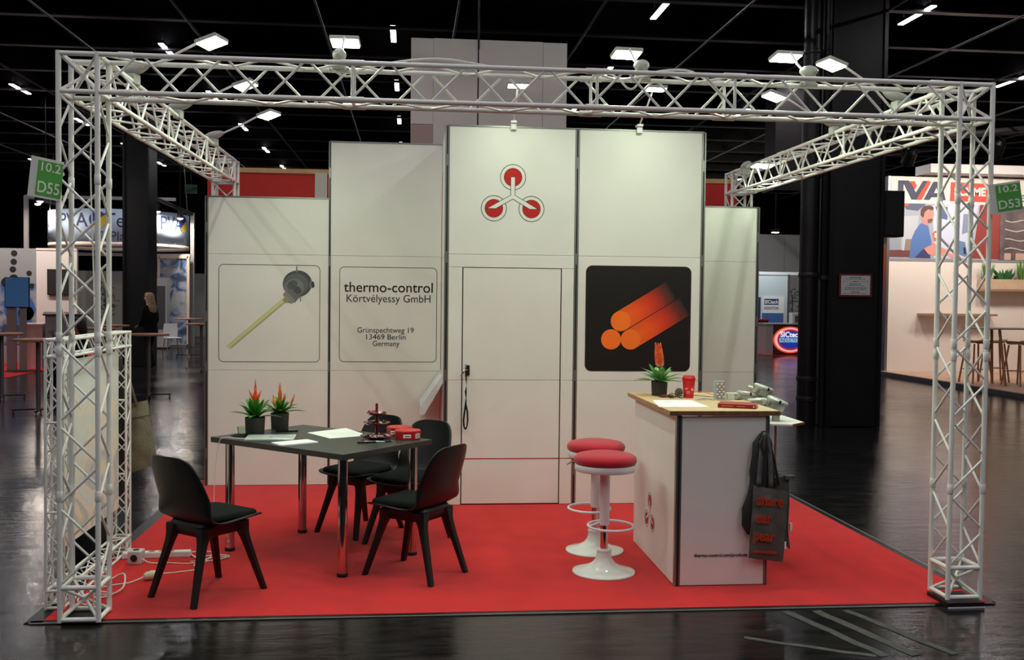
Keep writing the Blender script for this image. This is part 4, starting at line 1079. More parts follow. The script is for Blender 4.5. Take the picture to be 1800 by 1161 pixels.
# white junction box and wires
t = thing('junction_box', 'small white junction box behind the sample holder', 'box', (3.865, 1.10, CT), 0.1)
MB().box((0, 0, 0.022), (0.075, 0.04, 0.044)).build('housing', mat('box_white', (206, 208, 200), 0.5), t, bevel=0.003)
for x in (0.012, 0.026): MB().tube([(x, -0.02, 0.03), (x, -0.0215, 0.03)], 0.003, 8).build('socket_hole', m_black_line, t)
cable('sensor_wire', [(3.60, 1.02, CT+.004), (3.66, 1.06, CT+.012), (3.72, 1.0, CT+.006), (3.66, 0.97, CT+.012), (3.61, 1.01, CT+.006), (3.68, 1.03, CT+.012), (3.76, 1.01, CT+.004), (3.84, 1.03, CT+.004)], 0.002, mat('wire_grey', (150, 158, 150), 0.5), 'coil of thin grey wire on the counter')
cable('sensor_wire', [(3.655, 1.34, CT+.004), (3.70, 1.40, CT+.02), (3.74, 1.38, CT+.025), (3.79, 1.30, CT+.015), (3.80, 1.2, CT+.004)], 0.0022, m_orange, 'thin orange wire arching behind the sample holder')
cable('probe_rod', [(3.62, 1.32, CT+.012), (3.70, 1.27, CT+.007), (3.80, 1.2, CT+.004)], 0.002, m_black_pl, 'thin dark probe rod lying behind the red cup')
t = thing('wire_plug', 'orange plug on the counter behind the red cup', 'plug', (3.66, 1.36, CT), 0.1)
MB().box((0, 0, 0.008), (0.04, 0.02, 0.016)).build('plug_body', m_orange, t, bevel=0.004)
for y in (-0.005, 0.005): MB().box((-0.028, y, 0.008), (0.018, 0.003, 0.005)).build('plug_pin', m_chrome, t)
# display shelf with sensor heads right of the counter
t = thing('sensor_shelf', 'white shelf board projecting from the right side of the counter', 'shelf', (4.0, 0.95, 0.935))
MB().loft([[(x, y, z) for x, y in ((-0.112, -0.20), (0.115, -0.27), (0.235, -0.16), (0.235, 0.25), (-0.112, 0.35))] for z in (-0.010, 0.0)]).build('board', m_panel, t)
MB().box((0.175, -0.213, -0.006), (0.165, 0.006, 0.014), (0, 0, 0.742)).build('board_edge', m_edge, t)
MB().box((-0.104, 0.05, -0.03), (0.016, 0.3, 0.04)).build('bracket', m_alu, t)
def sensor(loc, tilt, rz, k, label, rodlen, banded, cap=True):
    t = thing('temperature_sensor', label, 'sensor', loc, rz, 'cast aluminium sensor heads at the counter')
    MB().tube([(0, 0, -rodlen), (0, 0, 0.0)], 0.007, 10).build('probe_tube', mat('probe_copper', (168, 110, 96), 0.4, metal=0.3), t, smooth=True)
    MB().lathe([(0.02*k, 0.0), (0.02*k, 0.03*k), (0.032*k, 0.032*k), (0.032*k, 0.048*k), (0.024*k, 0.05*k), (0.026*k, 0.062*k)], 20).build('neck', m_castalu, t, smooth=True)
    Mt = Euler((tilt[0], tilt[1], 0)).to_matrix()
    c = Vector((0, 0, 0.085*k))
    MB().lathe([(0.02*k, -0.035*k), (0.045*k, -0.022*k), (0.05*k, 0.008*k), (0.056*k, 0.010*k), (0.056*k, 0.018*k)], 28, c, Mt).build('housing', m_castalu, t, smooth=True)
    lid = MB().lathe([(0.059*k, 0.018*k), (0.059*k, 0.026*k), (0.05*k, 0.034*k), (0.002, 0.036*k)], 28, c, Mt).build('lid', mat('lid_alu', (196, 198, 190), 0.38, metal=0.4), t, smooth=True)
    for a in (2.4, 3.5):
        p = c+Mt @ Vector((0.05*k*math.cos(a), 0.05*k*math.sin(a), -0.005)); q = c+Mt @ Vector((0.082*k*math.cos(a), 0.082*k*math.sin(a), -0.008))
        MB().tube([p, q], [0.013*k, 0.015*k], 10).build('cable_gland', m_castalu, t, smooth=True)
    for a in (0.3, -1.7):
        p = c+Mt @ Vector((0.057*k*math.cos(a), 0.057*k*math.sin(a), 0.02*k))
        MB().lathe([(0.006*k, -0.008), (0.006*k, 0.012), (0.003, 0.014)], 8, p, Mt).build('screw', m_chrome, t, smooth=True)
    if banded:
        for s in (-1, 1):
            MB().tube([c+Vector((-0.07*k, 0.01*s, 0.01)), c+Vector((-0.095*k, 0.012*s, -0.03*k)), c+Vector((-0.088*k, 0.014*s, -0.085*k))], 0.004, 8).build('orange_band', m_orange, t, smooth=True)
    return t
sensor((4.075, 0.86, 0.936), (0.10, 0.36), 0.0, 1.2, 'large sensor head with tilted round lid on the white shelf board', 0.36, False)
sensor((4.0, 0.99, 0.936), (0.0, 0.1), 2.2, 1.1, 'low sensor head behind the large tilted one', 0.36, False)
sensor((4.085, 1.14, 1.0), (0.15, 0.3), 0.3, 1.15, 'raised sensor head with orange cable loop at the shelf rear', 0.06, True)
sensor((3.965, 1.12, 0.955), (-0.1, 0.25), 0.2, 1.15, 'bowl-like sensor head with orange bands beside the counter top', 0.02, True)
t = thing('red_tool', 'orange-red clamp lying by the sensor heads', 'clamp', (3.985, 0.90, 1.0), 0.3)
MB().tube([(-0.05, 0.01, 0.02), (0.0, 0, 0.012), (0.06, -0.01, 0.0)], [0.004, 0.006, 0.004], 8).build('jaw', mat('tool_red', (186, 60, 36), 0.5), t, smooth=True)
MB().tube([(-0.05, -0.02, 0.0), (0.0, 0, 0.012), (0.05, 0.02, 0.022)], [0.004, 0.006, 0.004], 8).build('jaw', mat('tool_red', (186, 60, 36), 0.5), t, smooth=True)

# ------------------------------------------------------------------ bags hanging on the counter
def cloth_bag(name, corners, y, th, m, label, bulge=0.02, handles=None, seed=1, parent=None):
    """corners: TL, TR, BR, BL in XZ; a soft flat bag hanging in the plane Y = y"""
    random.seed(seed)
    t = thing(name, label, 'bag', (0, 0, 0))
    TL, TR, BR, BL = [Vector(c) for c in corners]; n = 10; k_ = 12
    vs = []; fs = []
    for side in (0, 1):
        for j in range(k_+1):
            v = j/k_
            for i in range(n+1):
                u = i/n
                p = (TL*(1-u)+TR*u)*(1-v)+(BL*(1-u)+BR*u)*v
                e = (math.sin(PI*u)**0.6)*(math.sin(PI*min(1, v*0.85+0.15))**0.6)
                off = (th/2)*e+0.004*math.sin(9*u+4*v+seed)+0.003*math.sin(17*v-6*u)
                vs.append((p.x, y-off if side == 0 else y+off*0.8+0.002, p.y))
    w_ = n+1; N = (k_+1)*w_
    for side in (0, 1):
        for j in range(k_):
            for i in range(n):
                a = side*N+j*w_+i; fs.append((a, a+1, a+w_+1, a+w_))
    for j in range(k_):
        for i in (0, n): a = j*w_+i; fs.append((a, a+w_, N+a+w_, N+a))
    for i in range(n): a = k_*w_+i; fs.append((a, a+1, N+a+1, N+a))
    o = MB().add(vs, fs).build('bag_body', m, t, smooth=True)
    for hx0, hx1, hook in handles or []:
        b = MB(); pts = [Vector(hx0), Vector(hx0)*0.4+Vector(hook)*0.6+Vector((-0.01, 0, 0)), Vector(hook), Vector(hx1)*0.4+Vector(hook)*0.6+Vector((0.012, 0, 0)), Vector(hx1)]
        pts = interp([tuple(p) for p in pts], 4); vs = []
        for p in pts: vs += [p+Vector((-0.013, 0.003, 0)), p+Vector((0.013, -0.003, 0))]
        b.add(vs, [(2*k, 2*k+1, 2*k+3, 2*k+2) for k in range(len(pts)-1)])
        b.build('handle', m, t, smooth=True, solid=0.004)
    return t
yb = 0.395
bag = cloth_bag('tote_bag', ((3.775, 0.615), (3.985, 0.575), (3.96, 0.158), (3.752, 0.185)), yb, 0.05, m_darkbag, 'dark grey tote bag with orange lettering hung on the counter corner',
                handles=[((3.80, yb-0.01, 0.61), (3.875, yb-0.012, 0.60), (3.845, yb+0.012, 0.925))], seed=2)
m_bp = m_bagprint
text('share', 0.085, m_bp, bag, (3.862, yb-0.034, 0.50), width=0.165, rot=(PI/2, 0.10, 0), bold=0.003, depth=0.002)
text('ear', 0.085, m_bp, bag, (3.825, yb-0.036, 0.40), width=0.10, rot=(PI/2, 0.10, 0), bold=0.003, depth=0.002)
text('pear', 0.085, m_bp, bag, (3.828, yb-0.035, 0.295), width=0.13, rot=(PI/2, 0.08, 0), bold=0.003, depth=0.002)
MB().box((3.84, yb-0.029, 0.225), (0.14, 0.003, 0.012), (0, 0.06, 0)).build('print_line', m_bp, bag)
MB().box((3.968, yb-0.012, 0.26), (0.010, 0.004, 0.045)).build('side_label', m_paper, bag)
bag2 = cloth_bag('tote_bag', ((3.80, 0.66), (4.01, 0.66), (4.035, 0.215), (3.85, 0.25)), 0.45, 0.03, mat('grey_felt_light', (78, 80, 76), 0.95, var=0.15, vscale=14, spec=0.1), 'lighter grey tote bag hanging behind the lettered one',
                 handles=[((3.87, 0.435, 0.655), (3.93, 0.435, 0.655), (3.852, 0.43, 0.915))], seed=5) if False else None
bag2 = thing('tote_bag', 'lighter grey tote bag sticking out behind the lettered one', 'bag', (4.0, 0.40, 0.2))
b = MB(); b.loft([[(x, y, z) for x, z in ((-0.14, 0.44), (0.005, 0.47), (0.012, 0.30), (0.006, 0.14), (0.022, 0.02), (-0.02, 0.06), (-0.13, 0.05))] for y in (0.035, 0.06)]); b.build('bag_body', mat('grey_felt_light', (84, 86, 82), 0.95, var=0.15, vscale=14, spec=0.1), bag2, bevel=0.006)
MB().box((0.002, 0.03, 0.455), (0.06, 0.05, 0.022)).build('hem', mat('grey_felt_light'), bag2)
MB().box((0.012, 0.02, 0.16), (0.012, 0.02, 0.045)).build('side_label', m_paper, bag2)
MB().tube([(-0.10, 0.045, 0.45), (-0.135, 0.04, 0.60), (-0.152, 0.035, 0.715), (-0.12, 0.03, 0.64), (-0.085, 0.045, 0.46)], 0.010, 8).build('handle', mat('grey_felt_light'), bag2, smooth=True)
bag3 = thing('drawstring_bag', 'crumpled black cloth bag hanging at the counter corner', 'bag', (3.835, 0.425, 0.42))
rings = []
for z, cx, rx, ry in ((0.51, 0.008, 0.012, 0.010), (0.49, 0.005, 0.030, 0.018), (0.44, -0.002, 0.055, 0.026), (0.36, -0.004, 0.066, 0.030), (0.27, -0.004, 0.068, 0.030), (0.19, -0.012, 0.062, 0.028), (0.12, -0.03, 0.065, 0.026), (0.05, -0.06, 0.055, 0.024), (-0.05, -0.08, 0.040, 0.02), (-0.10, -0.075, 0.012, 0.012)):
    rings.append([(cx+rx*math.cos(2*PI*i/20)*(1+0.10*math.sin(5*i+z*30)), ry*math.sin(2*PI*i/20)*(1+0.25*math.sin(3*i+z*20)), z) for i in range(20)])
MB().loft(rings).build('bag_body', mat('black_nylon', (34, 34, 35), 0.7, var=0.2, vscale=20, bump=0.4, bscale=30), bag3, smooth=True)
MB().tube([(0.03, -0.012, 0.47), (0.07, -0.01, 0.33), (0.10, -0.005, 0.19), (0.075, -0.01, 0.19), (0.05, -0.012, 0.33)], 0.007, 6).build('strap', mat('black_nylon'), bag3, smooth=True)

# ------------------------------------------------------------------ low lattice frame with banner at the left edge
FX0, FX1, FY0, FY1, FZ = -0.150, -0.060, 0.235, 1.50, 1.445
t = thing('banner_frame', 'low white mini-truss frame holding a printed banner at the left carpet edge', 'frame', (FX0, FY0, 0.006))
q = FX1-FX0; LY = FY1-FY0; hz = FZ-0.006; rc, rb_ = 0.0085, 0.0042
def mini(parent, o, axis, L, n, ph0=0):
    o = Vector(o); A = {'y': Vector((0, 1, 0)), 'z': Vector((0, 0, 1))}[axis]; U = Vector((q, 0, 0)); V = Vector((0, 0, q)) if axis == 'y' else Vector((0, q, 0))
    for a in (Vector(), U):
        for b_ in (Vector(), V): rod('chord', o+a+b_, o+a+b_+A*L, rc, m_white, parent, n=10)
    stp = L/n
    for base, c0, c1_, ph in ((Vector(), Vector(), U, 0), (V, Vector(), U, 1), (Vector(), Vector(), V, 1), (U, Vector(), V, 0)):
        for k in range(n):
            a, b_ = (c0, c1_) if (k+ph+ph0) % 2 == 0 else (c1_, c0)
            rod('brace', o+base+A*(k*stp)+a, o+base+A*((k+1)*stp)+b_, rb_, m_white, parent, n=6)
mini(t, (0, 0, 0.01), 'z', hz-0.01, 14); mini(t, (0, LY-q, 0.01), 'z', hz-0.01, 14)
mini(t, (0, q, 0.01), 'y', LY-2*q, 10); mini(t, (0, q, hz-q), 'y', LY-2*q, 10)
for z in (0.01, 0.01+q, hz-q, hz):
    for y in (0, q, LY-q, LY): rod('ring_tube', (-rc, y, z), (q+rc, y, z), rc, m_white, t)
    for x in (0, q):
        for y in (0, LY-q): rod('ring_tube', (x, y-rc, z), (x, y+q+rc, z), rc, m_white, t)
for y in (0, LY-q):
    for z in (0.52, 1.0): rod('ring_tube', (0, y, z), (q, y, z), rc*0.8, m_white, t)
# banner cloth with a soft printed swirl
def banner_material():
    m = bpy.data.materials.new('banner_print'); m.use_nodes = True; nt = m.node_tree; b = nt.nodes['Principled BSDF']; b.inputs['Roughness'].default_value = 0.7
    tc = nt.nodes.new('ShaderNodeTexCoord'); wv = nt.nodes.new('ShaderNodeTexNoise'); wv.inputs['Scale'].default_value = 2.2; wv.inputs['Detail'].default_value = 1.5; wv.inputs['Distortion'].default_value = 1.5
    nt.links.new(tc.outputs['Object'], wv.inputs['Vector'])
    sp = nt.nodes.new('ShaderNodeSeparateXYZ'); nt.links.new(tc.outputs['Object'], sp.inputs[0])
    ad = nt.nodes.new('ShaderNodeMath'); ad.operation = 'MULTIPLY_ADD'; ad.inputs[1].default_value = 0.42; nt.links.new(sp.outputs['Z'], ad.inputs[0]); nt.links.new(wv.outputs['Fac'], ad.inputs[2])
    r = nt.nodes.new('ShaderNodeValToRGB'); e = r.color_ramp.elements
    e[0].position = 0.5; e[0].color = (*lin((240, 228, 206)), 1); e[1].position = 1.08; e[1].color = (*lin((222, 228, 224)), 1)
    for p, c in ((0.66, (240, 222, 194)), (0.74, (186, 194, 198)), (0.80, (238, 224, 204)), (0.92, (218, 222, 216))):
        x = e.new(p); x.color = (*lin(c), 1)
    nt.links.new(ad.outputs[0], r.inputs[0]); nt.links.new(r.outputs[0], b.inputs['Base Color'])
    return m
b = MB(); b.span((q*0.5-0.002, q+0.012, 0.30), (q*0.5+0.002, LY-q-0.012, hz-q-0.03)); bn = b.build('banner', banner_material(), t)
for k in range(7):
    y = q+0.08+k*0.155; rod('tie', (q*0.5, y, hz-q-0.032), (q*0.5, y+0.01, hz-q+0.0), 0.002, m_cable, t)
# bag and coat by the frame
t = thing('rucksack', 'black rucksack with green piping behind the low frame', 'bag', (-0.27, 1.34, -0.003), 0.0)
rings = []
for z, s in ((0.0, 0.9), (0.03, 1.0), (0.2, 1.0), (0.34, 0.94), (0.40, 0.78), (0.43, 0.45)):
    rings.append([(x*s, y*s, z) for x, y in rrect(-0.085, 0.085, -0.14, 0.14, 0.06, 4)])
MB().loft(rings).build('pack_body', mat('rucksack_black', (14, 15, 16), 0.8), t, smooth=True)
MB().tube([(0.085, -0.10, 0.02), (0.086, -0.10, 0.25), (0.078, -0.09, 0.37), (0.05, -0.05, 0.42), (0.04, 0.05, 0.42), (0.076, 0.09, 0.36), (0.086, 0.1, 0.2), (0.085, 0.1, 0.02)], 0.006, 8).build('green_piping', mat('piping_green', (30, 86, 52), 0.5), t, smooth=True)
MB().tube([(0.0, -0.05, 0.42), (0.0, -0.03, 0.46), (0.0, 0.03, 0.46), (0.0, 0.05, 0.42)], 0.009, 8).build('grab_handle', mat('rucksack_red', (150, 40, 44), 0.6), t, smooth=True)
# khaki sling bag
cb = cloth_bag('canvas_bag', ((-0.11, 0.955), (0.022, 0.985), (0.088, 0.56), (-0.11, 0.485)), 1.62, 0.07, m_khaki, 'khaki canvas bag hanging by its strap from the low frame', seed=8)
MB().tube([(-0.085, 1.60, 0.94), (-0.092, 1.56, 1.12), (-0.100, 1.515, 1.22), (-0.075, 1.53, 1.14), (-0.045, 1.60, 0.95)], 0.010, 8).build('strap', mat('khaki_dark', (96, 94, 76), 0.9), cb, smooth=True)
MB().box((-0.03, 1.583, 0.875), (0.17, 0.006, 0.008), (0, -0.15, 0)).build('seam', mat('khaki_dark'), cb)
for c_ in cb.children: c_.location = Vector(c_.location)-Vector((-0.02, 1.62, 0.485))
cb.location = (-0.02, 1.62, 0.485)
t = thing('dark_coat', 'dark brown coat hanging inside the far end of the low frame', 'coat', (-0.20, 1.62, 0.35))
rings = []
for z, rx, ry in ((0.0, 0.085, 0.05), (0.2, 0.085, 0.05), (0.5, 0.075, 0.05), (0.75, 0.07, 0.045), (0.9, 0.045, 0.03), (0.95, 0.01, 0.01)):
    rings.append([(rx*math.cos(2*PI*i/18)*(1+0.12*math.sin(5*i+z*9)), ry*math.sin(2*PI*i/18)*(1+0.2*math.sin(4*i)), z) for i in range(18)])
MB().loft(rings).build('coat_body', mat('coat_brown', (42, 36, 33), 0.9, var=0.2, vscale=10), t, smooth=True)
MB().tube([(0.0, 0, 0.94), (0.03, -0.05, 1.0), (0.058, -0.117, 1.078)], 0.006, 6).build('hanger_loop', m_black_pl, t)

# ------------------------------------------------------------------ power bits on the carpet
CZ = 0.006
t = thing('cube_socket', 'white and grey cube power socket on the carpet by the low frame', 'power socket', (0.068, 1.165, CZ), math.radians(-4))
MB().box((0, 0, 0.042), (0.084, 0.084, 0.084)).build('cube_body', mat('socket_grey', (198, 196, 196), 0.5), t, bevel=0.006)
b = MB(); b.lathe([(0.021, 0), (0.021, 0.004)], 24, (0, -0.0435, 0.042), Matrix.Rotation(PI/2, 3, 'X')); b.build('socket_well', m_black_line, t)
b = MB(); b.lathe([(0.024, 0), (0.024, 0.003)], 24, (0, -0.0415, 0.042), Matrix.Rotation(PI/2, 3, 'X')); b.build('socket_rim', m_silver, t)
b = MB(); b.lathe([(0.02, 0.084), (0.02, 0.086)], 24); b.build('socket_well', m_black_line, t)
t = thing('power_strip', 'white power strip on the carpet behind the cube socket', 'power strip', (0.16, 1.30, CZ), math.radians(4))
MB().box((0, 0, 0.02), (0.42, 0.055, 0.04)).build('strip_body', mat('strip_white', (222, 222, 216), 0.45), t, bevel=0.006)
for x in (-0.15, -0.09, -0.03, 0.03, 0.09):
    MB().lathe([(0.019, 0.0402), (0.019, 0.041)], 20, (x, 0, 0)).build('socket_well', mat('well_grey', (120, 120, 116), 0.6), t)
t = thing('cable_plug', 'white coupling plug lying on the carpet by the front left chair', 'plug', (0.258, 0.785, CZ), math.radians(40))
MB().lathe([(0.012, -0.05), (0.024, -0.035), (0.027, 0.0), (0.024, 0.035), (0.02, 0.045)], 16, (0, 0, 0.027), Matrix.Rotation(PI/2, 3, 'Y')).build('plug_body', mat('plug_white', (220, 212, 190), 0.5), t, smooth=True)
MB().lathe([(0.027, -0.003), (0.029, 0.0), (0.027, 0.003)], 16, (0, 0, 0.027), Matrix.Rotation(PI/2, 3, 'Y')).build('plug_ring', m_cable, t, smooth=True)
z = CZ+0.005
cable('extension_cable', [(0.22, 0.755, z+.02), (0.15, 0.71, z), (0.06, 0.66, z), (-0.02, 0.55, z), (0.10, 0.48, z), (0.16, 0.54, z+.02), (0.13, 0.68, z+.06), (0.06, 0.72, z+.03), (0.0, 0.6, z), (0.05, 0.42, z), (0.13, 0.46, z+.01), (0.02, 0.5, z+.01), (-0.04, 0.4, z), (0.03, 0.30, z), (0.12, 0.30, z)], 0.0048, m_cable, 'white extension cable coiled behind the front left truss leg')
cable('extension_cable', [(0.37, 1.31, z), (0.45, 1.27, z), (0.52, 1.36, z), (0.43, 1.42, z), (0.36, 1.34, z+.01), (0.46, 1.20, z), (0.56, 1.18, z), (0.60, 1.27, z), (0.52, 1.22, z+.01), (0.44, 1.08, z), (0.50, 1.0, z), (0.40, 0.93, z), (0.30, 0.82, z+.02)], 0.0045, m_cable, 'white cable looped on the carpet under the front left chair')
cable('extension_cable', [(0.11, 1.15, CZ+0.03), (0.17, 1.12, CZ+0.012), (0.28, 1.14, z), (0.40, 1.12, z), (0.55, 1.16, z+.01), (0.62, 1.28, z), (0.53, 1.33, z), (0.45, 1.22, z+.012)], 0.004, m_cable, 'white cable leading from the cube socket across the carpet')

def rebase(t, loc):
    loc = Vector(loc)
    for c in t.children: c.location = Vector(c.location)-loc
    t.location = loc
rebase(bag, (3.86, yb, 0.16))

# ================================================================== BACKGROUND, LEFT
def bistro(x, y, r, label, rz=0.3, top_m=None):
    t = thing('bistro_table', label, 'table', (x, y, -0.003), rz, 'high bistro tables in the hall')
    MB().lathe([(r*0.96, 1.02), (r, 1.026), (r, 1.048), (r*0.98, 1.053), (0.002, 1.053)], 32).build('table_top', top_m or m_wood_top, t, smooth=True)
    MB().lathe([(0.09, 1.005), (0.09, 1.02)], 16).build('top_flange', m_chrome, t)
    MB().lathe([(0.03, 0.06), (0.03, 1.01)], 16).build('pole', mat('table_steel', (150, 140, 142), 0.3, metal=0.8), t, smooth=True)
    for k in range(4):
        a = k*PI/2
        f = MB().box((0, 0, 0), (0.33, 0.045, 0.022)).build('foot', m_chrome, t)
        f.location = (0.175*math.cos(a), 0.175*math.sin(a), 0.062); f.rotation_euler = (0, 0, a)
        MB().lathe([(0.018, -0.062), (0.018, -0.055), (0.008, -0.05), (0.008, -0.01)], 10, (0.145, 0, 0)).build('glide', m_chrome, f)
    return t
for x, y, r, lab, rz in ((-3.43, 9.35, 0.33, 'bistro table with beech top left of the low frame', 0.25), (-2.47, 11.5, 0.32, 'bistro table with beech top right of the low frame', 0.15),
                         (-4.2, 22.5, 0.37, 'far bistro table near the blue glass cabinet', 0.1), (-2.88, 17.6, 0.33, 'bistro table cut off by the left edge of the white booth wall', 0.2),
                         (-4.68, 11.3, 0.32, 'bistro table at the left edge of the photo', 0.3), (-4.30, 16.0, 0.30, 'bistro table behind the low frame before the black column', 0.0),
                         (-4.05, 14.2, 0.30, 'second bistro table half hidden behind the low frame', 0.1)):
    bistro(x, y, r, lab, rz)
m_redcar = mat('far_red_carpet', (206, 26, 34), 0.9)
tag(MB().span((-12, 15.4, -0.003), (-6.2, 23.5, 0.006)).build('carpet', m_redcar), 'far red carpet of the stand at the left photo edge', 'carpet')
# mural wall stand
def mural_material():
    m = bpy.data.materials.new('mural_print'); m.use_nodes = True; nt = m.node_tree; b = nt.nodes['Principled BSDF']; b.inputs['Roughness'].default_value = 0.6
    tc = nt.nodes.new('ShaderNodeTexCoord'); n = nt.nodes.new('ShaderNodeTexNoise'); n.inputs['Scale'].default_value = 2.4; n.inputs['Detail'].default_value = 4; n.inputs['Distortion'].default_value = 1.2
    nt.links.new(tc.outputs['Object'], n.inputs['Vector'])
    r = nt.nodes.new('ShaderNodeValToRGB'); e = r.color_ramp.elements
    e[0].position = 0.36; e[0].color = (*lin((60, 72, 96)), 1); e[1].position = 0.62; e[1].color = (*lin((170, 174, 178)), 1)
    x = e.new(0.44); x.color = (*lin((92, 122, 168)), 1); x = e.new(0.5); x.color = (*lin((150, 158, 168)), 1)
    nt.links.new(n.outputs['Fac'], r.inputs[0]); nt.links.new(r.outputs[0], b.inputs['Base Color']); return m
m_mural = mural_material()
t = thing('mural_wall', 'grey-blue printed mural wall at the left photo edge', 'wall', (-8.6, 19.6, 0.006))
MB().span((-2.5, 0, 0), (1.5, 0.08, 2.74)).build('wall_board', mat('mural_grey', (152, 154, 156), 0.7), t)
MB().span((-2.5, -0.01, 0.45), (1.5, 0.0, 1.9)).build('mural_print', m_mural, t)
m_dk = mat('mural_dark', (30, 30, 36), 0.6)
for i, (x, z, r) in enumerate(((0.98, 2.62, .07), (0.97, 2.42, .07), (0.95, 2.24, .07), (0.97, 2.02, .10), (0.80, 1.92, .12), (1.0, 1.80, .09), (1.32, 2.15, .06), (1.38, 1.85, .06), (1.25, 1.2, 0.18))):
    MB().lathe([(r, -0.03), (r, 0.0)], 18, (x, -0.012, z), Matrix.Rotation(PI/2, 3, 'X')).build('printed_roller', m_dk, t)
MB().lathe([(0.36, -0.02), (0.36, 0)], 28, (1.1, -0.012, 1.3), Matrix.Rotation(PI/2, 3, 'X')).build('printed_wheel', mat('mural_blue', (66, 110, 176), 0.6), t)
t = thing('screen_wall', 'white stand wall carrying a dark screen behind the front left truss leg', 'wall', (-6.72, 19.55, 0.006))
MB().span((-0.38, 0, 0), (0.55, 0.1, 2.74)).build('wall_board', m_warmwhite, t)
MB().span((-0.38, -0.02, 2.70), (0.55, 0.0, 2.75)).build('top_trim', m_warmwhite, t)
sc_ = thing('flat_screen', 'dark flat screen on the white stand wall behind the truss leg', 'screen', (-6.52, 19.5, 1.64))
MB().box((0, 0, 0.31), (0.62, 0.06, 0.62)).build('bezel', mat('screen_bezel', (38, 36, 34), 0.4), sc_, bevel=0.01)
MB().box((0, -0.032, 0.31), (0.58, 0.006, 0.58)).build('screen', mat('screen_dark', (58, 56, 52), 0.25), sc_)
t = thing('side_counter', 'grey stand counter below the dark screen', 'counter', (-6.04, 18.0, 0.006))
MB().span((-0.32, 0, 0), (0.42, 0.5, 1.18)).build('counter_body', mat('counter_grey', (138, 138, 140), 0.6), t)
MB().span((-0.36, -0.04, 1.18), (0.46, 0.54, 1.215)).build('counter_top', mat('counter_dark_top', (50, 46, 48), 0.4), t)
t = thing('pink_counter', 'pinkish white info counter on the far red carpet', 'counter', (-6.63, 18.0, 0.006))
MB().span((-0.23, 0, 0), (0.2, 0.45, 0.97)).build('counter_body', mat('counter_pinkish', (206, 176, 172), 0.6), t)
MB().span((-0.245, -0.02, 0.97), (0.215, 0.47, 1.0)).build('counter_top', m_warmwhite, t)
for i, x in enumerate((-6.95, -6.62)):
    bk = thing('brochure_stack', ['red and white brochure stack left on the ledge below the screen', 'red and white brochure stack right on the ledge below the screen'][i], 'brochures', (-6.28+0.32*i, 18.05, 1.221))
    MB().box((0, 0, 0.02), (0.22, 0.16, 0.04)).build('sheets', m_paper, bk); MB().box((0, 0, 0.043), (0.2, 0.15, 0.006)).build('cover', m_redbox, bk)
t = thing('blue_info_sign', 'blue panel sign on two grey posts at the left photo edge', 'sign', (-6.62, 17.1, 0.006), 0.05)
MB().box((0, 0, 1.69), (0.47, 0.05, 0.62)).build('blue_panel', mat('sign_blue', (96, 168, 236), 0.4), t, bevel=0.005)
MB().box((0, 0.01, 1.69), (0.50, 0.04, 0.65)).build('panel_frame', mat('sign_frame', (36, 44, 60), 0.4), t)
for x, w_ in ((-0.13, 0.19), (0.10, 0.13)): MB().box((x, 0.06, 0.72), (w_, 0.06, 1.42)).build('post', mat('sign_post_grey', (148, 138, 134), 0.5), t)
MB().lathe([(0.36, 0), (0.36, 0.012), (0.33, 0.02)], 32, (0.1, 0.05, 0)).build('foot_plate', m_blackhall, t)
# hanging ring banner with lettering
RC = Vector((-7.65, 28.4)); RR = 2.12
t = thing('ring_banner', 'pale blue round hanging banner with dark lettering above the left stand', 'banner', (RC.x, RC.y, 3.14), group=None)
n = 64; vs = []; fs = []
for k, z in enumerate((0.0, 0.12, 1.13)):
    for i in range(n): a = 2*PI*i/n; vs.append((RR*math.cos(a), RR*math.sin(a), z))
b = MB().add(vs, [(k*n+i, k*n+(i+1) % n, (k+1)*n+(i+1) % n, (k+1)*n+i) for k in (1,) for i in range(n)])
b.build('cloth', mat('banner_blue_white', (190, 212, 236), 0.7), t, smooth=True, solid=0.02)
b = MB().add(vs, [(i, (i+1) % n, n+(i+1) % n, n+i) for i in range(n)])
b.build('lower_band', mat('banner_peach', (244, 224, 206), 0.7), t, smooth=True, solid=0.03)
def bent(txt, size, ang, z, width, m=None):
    o = text(txt, size, m or mat('banner_text', (52, 66, 104), 0.6), t, (0, 0, 0), width=width, rot=(0, 0, 0))
    me = o.data; R_ = RR+0.02
    for v in me.vertices:
        a = ang+v.co.x/R_; d_ = v.co.z
        v.co = Vector(((R_+d_)*math.cos(a), (R_+d_)*math.sin(a), z+v.co.y))
    return o
bent('PVA', 0.62, -PI/2-0.42, 0.58, 1.02); bent('Te', 0.62, -PI/2+0.20, 0.58, 0.55); bent('TePla', 0.42, -PI/2+0.14, 0.16, 0.85)
bent('PVA', 0.62, -PI/2+1.07, 0.58, 0.95); bent('TePla', 0.42, -PI/2-1.25, 0.62, 0.9); bent('AG', 0.42, -PI/2-1.28, 0.22, 0.5)
for a0, (c1x, c2x) in ((-PI/2-0.03, ((40, 66, 150), (206, 180, 60))), (-PI/2+1.38, ((40, 66, 150), (206, 180, 60)))):
    for sgn, cc, nm in ((1, c1x, 'logo_blue'), (-1, c2x, 'logo_yellow')):
        pts = []; R_ = RR+0.02
        for i in range(17):
            aa = PI*i/16 if sgn > 0 else PI+PI*i/16
            aa += 0.6; pts.append((0.26*math.cos(aa), 0.26*math.sin(aa)))
        b = MB(); b.poly([(R_*math.cos(a0+x/R_), R_*math.sin(a0+x/R_), 0.80+z_) for x, z_ in pts]); b.build(nm, mat(nm, cc, 0.6), t, solid=0.004)
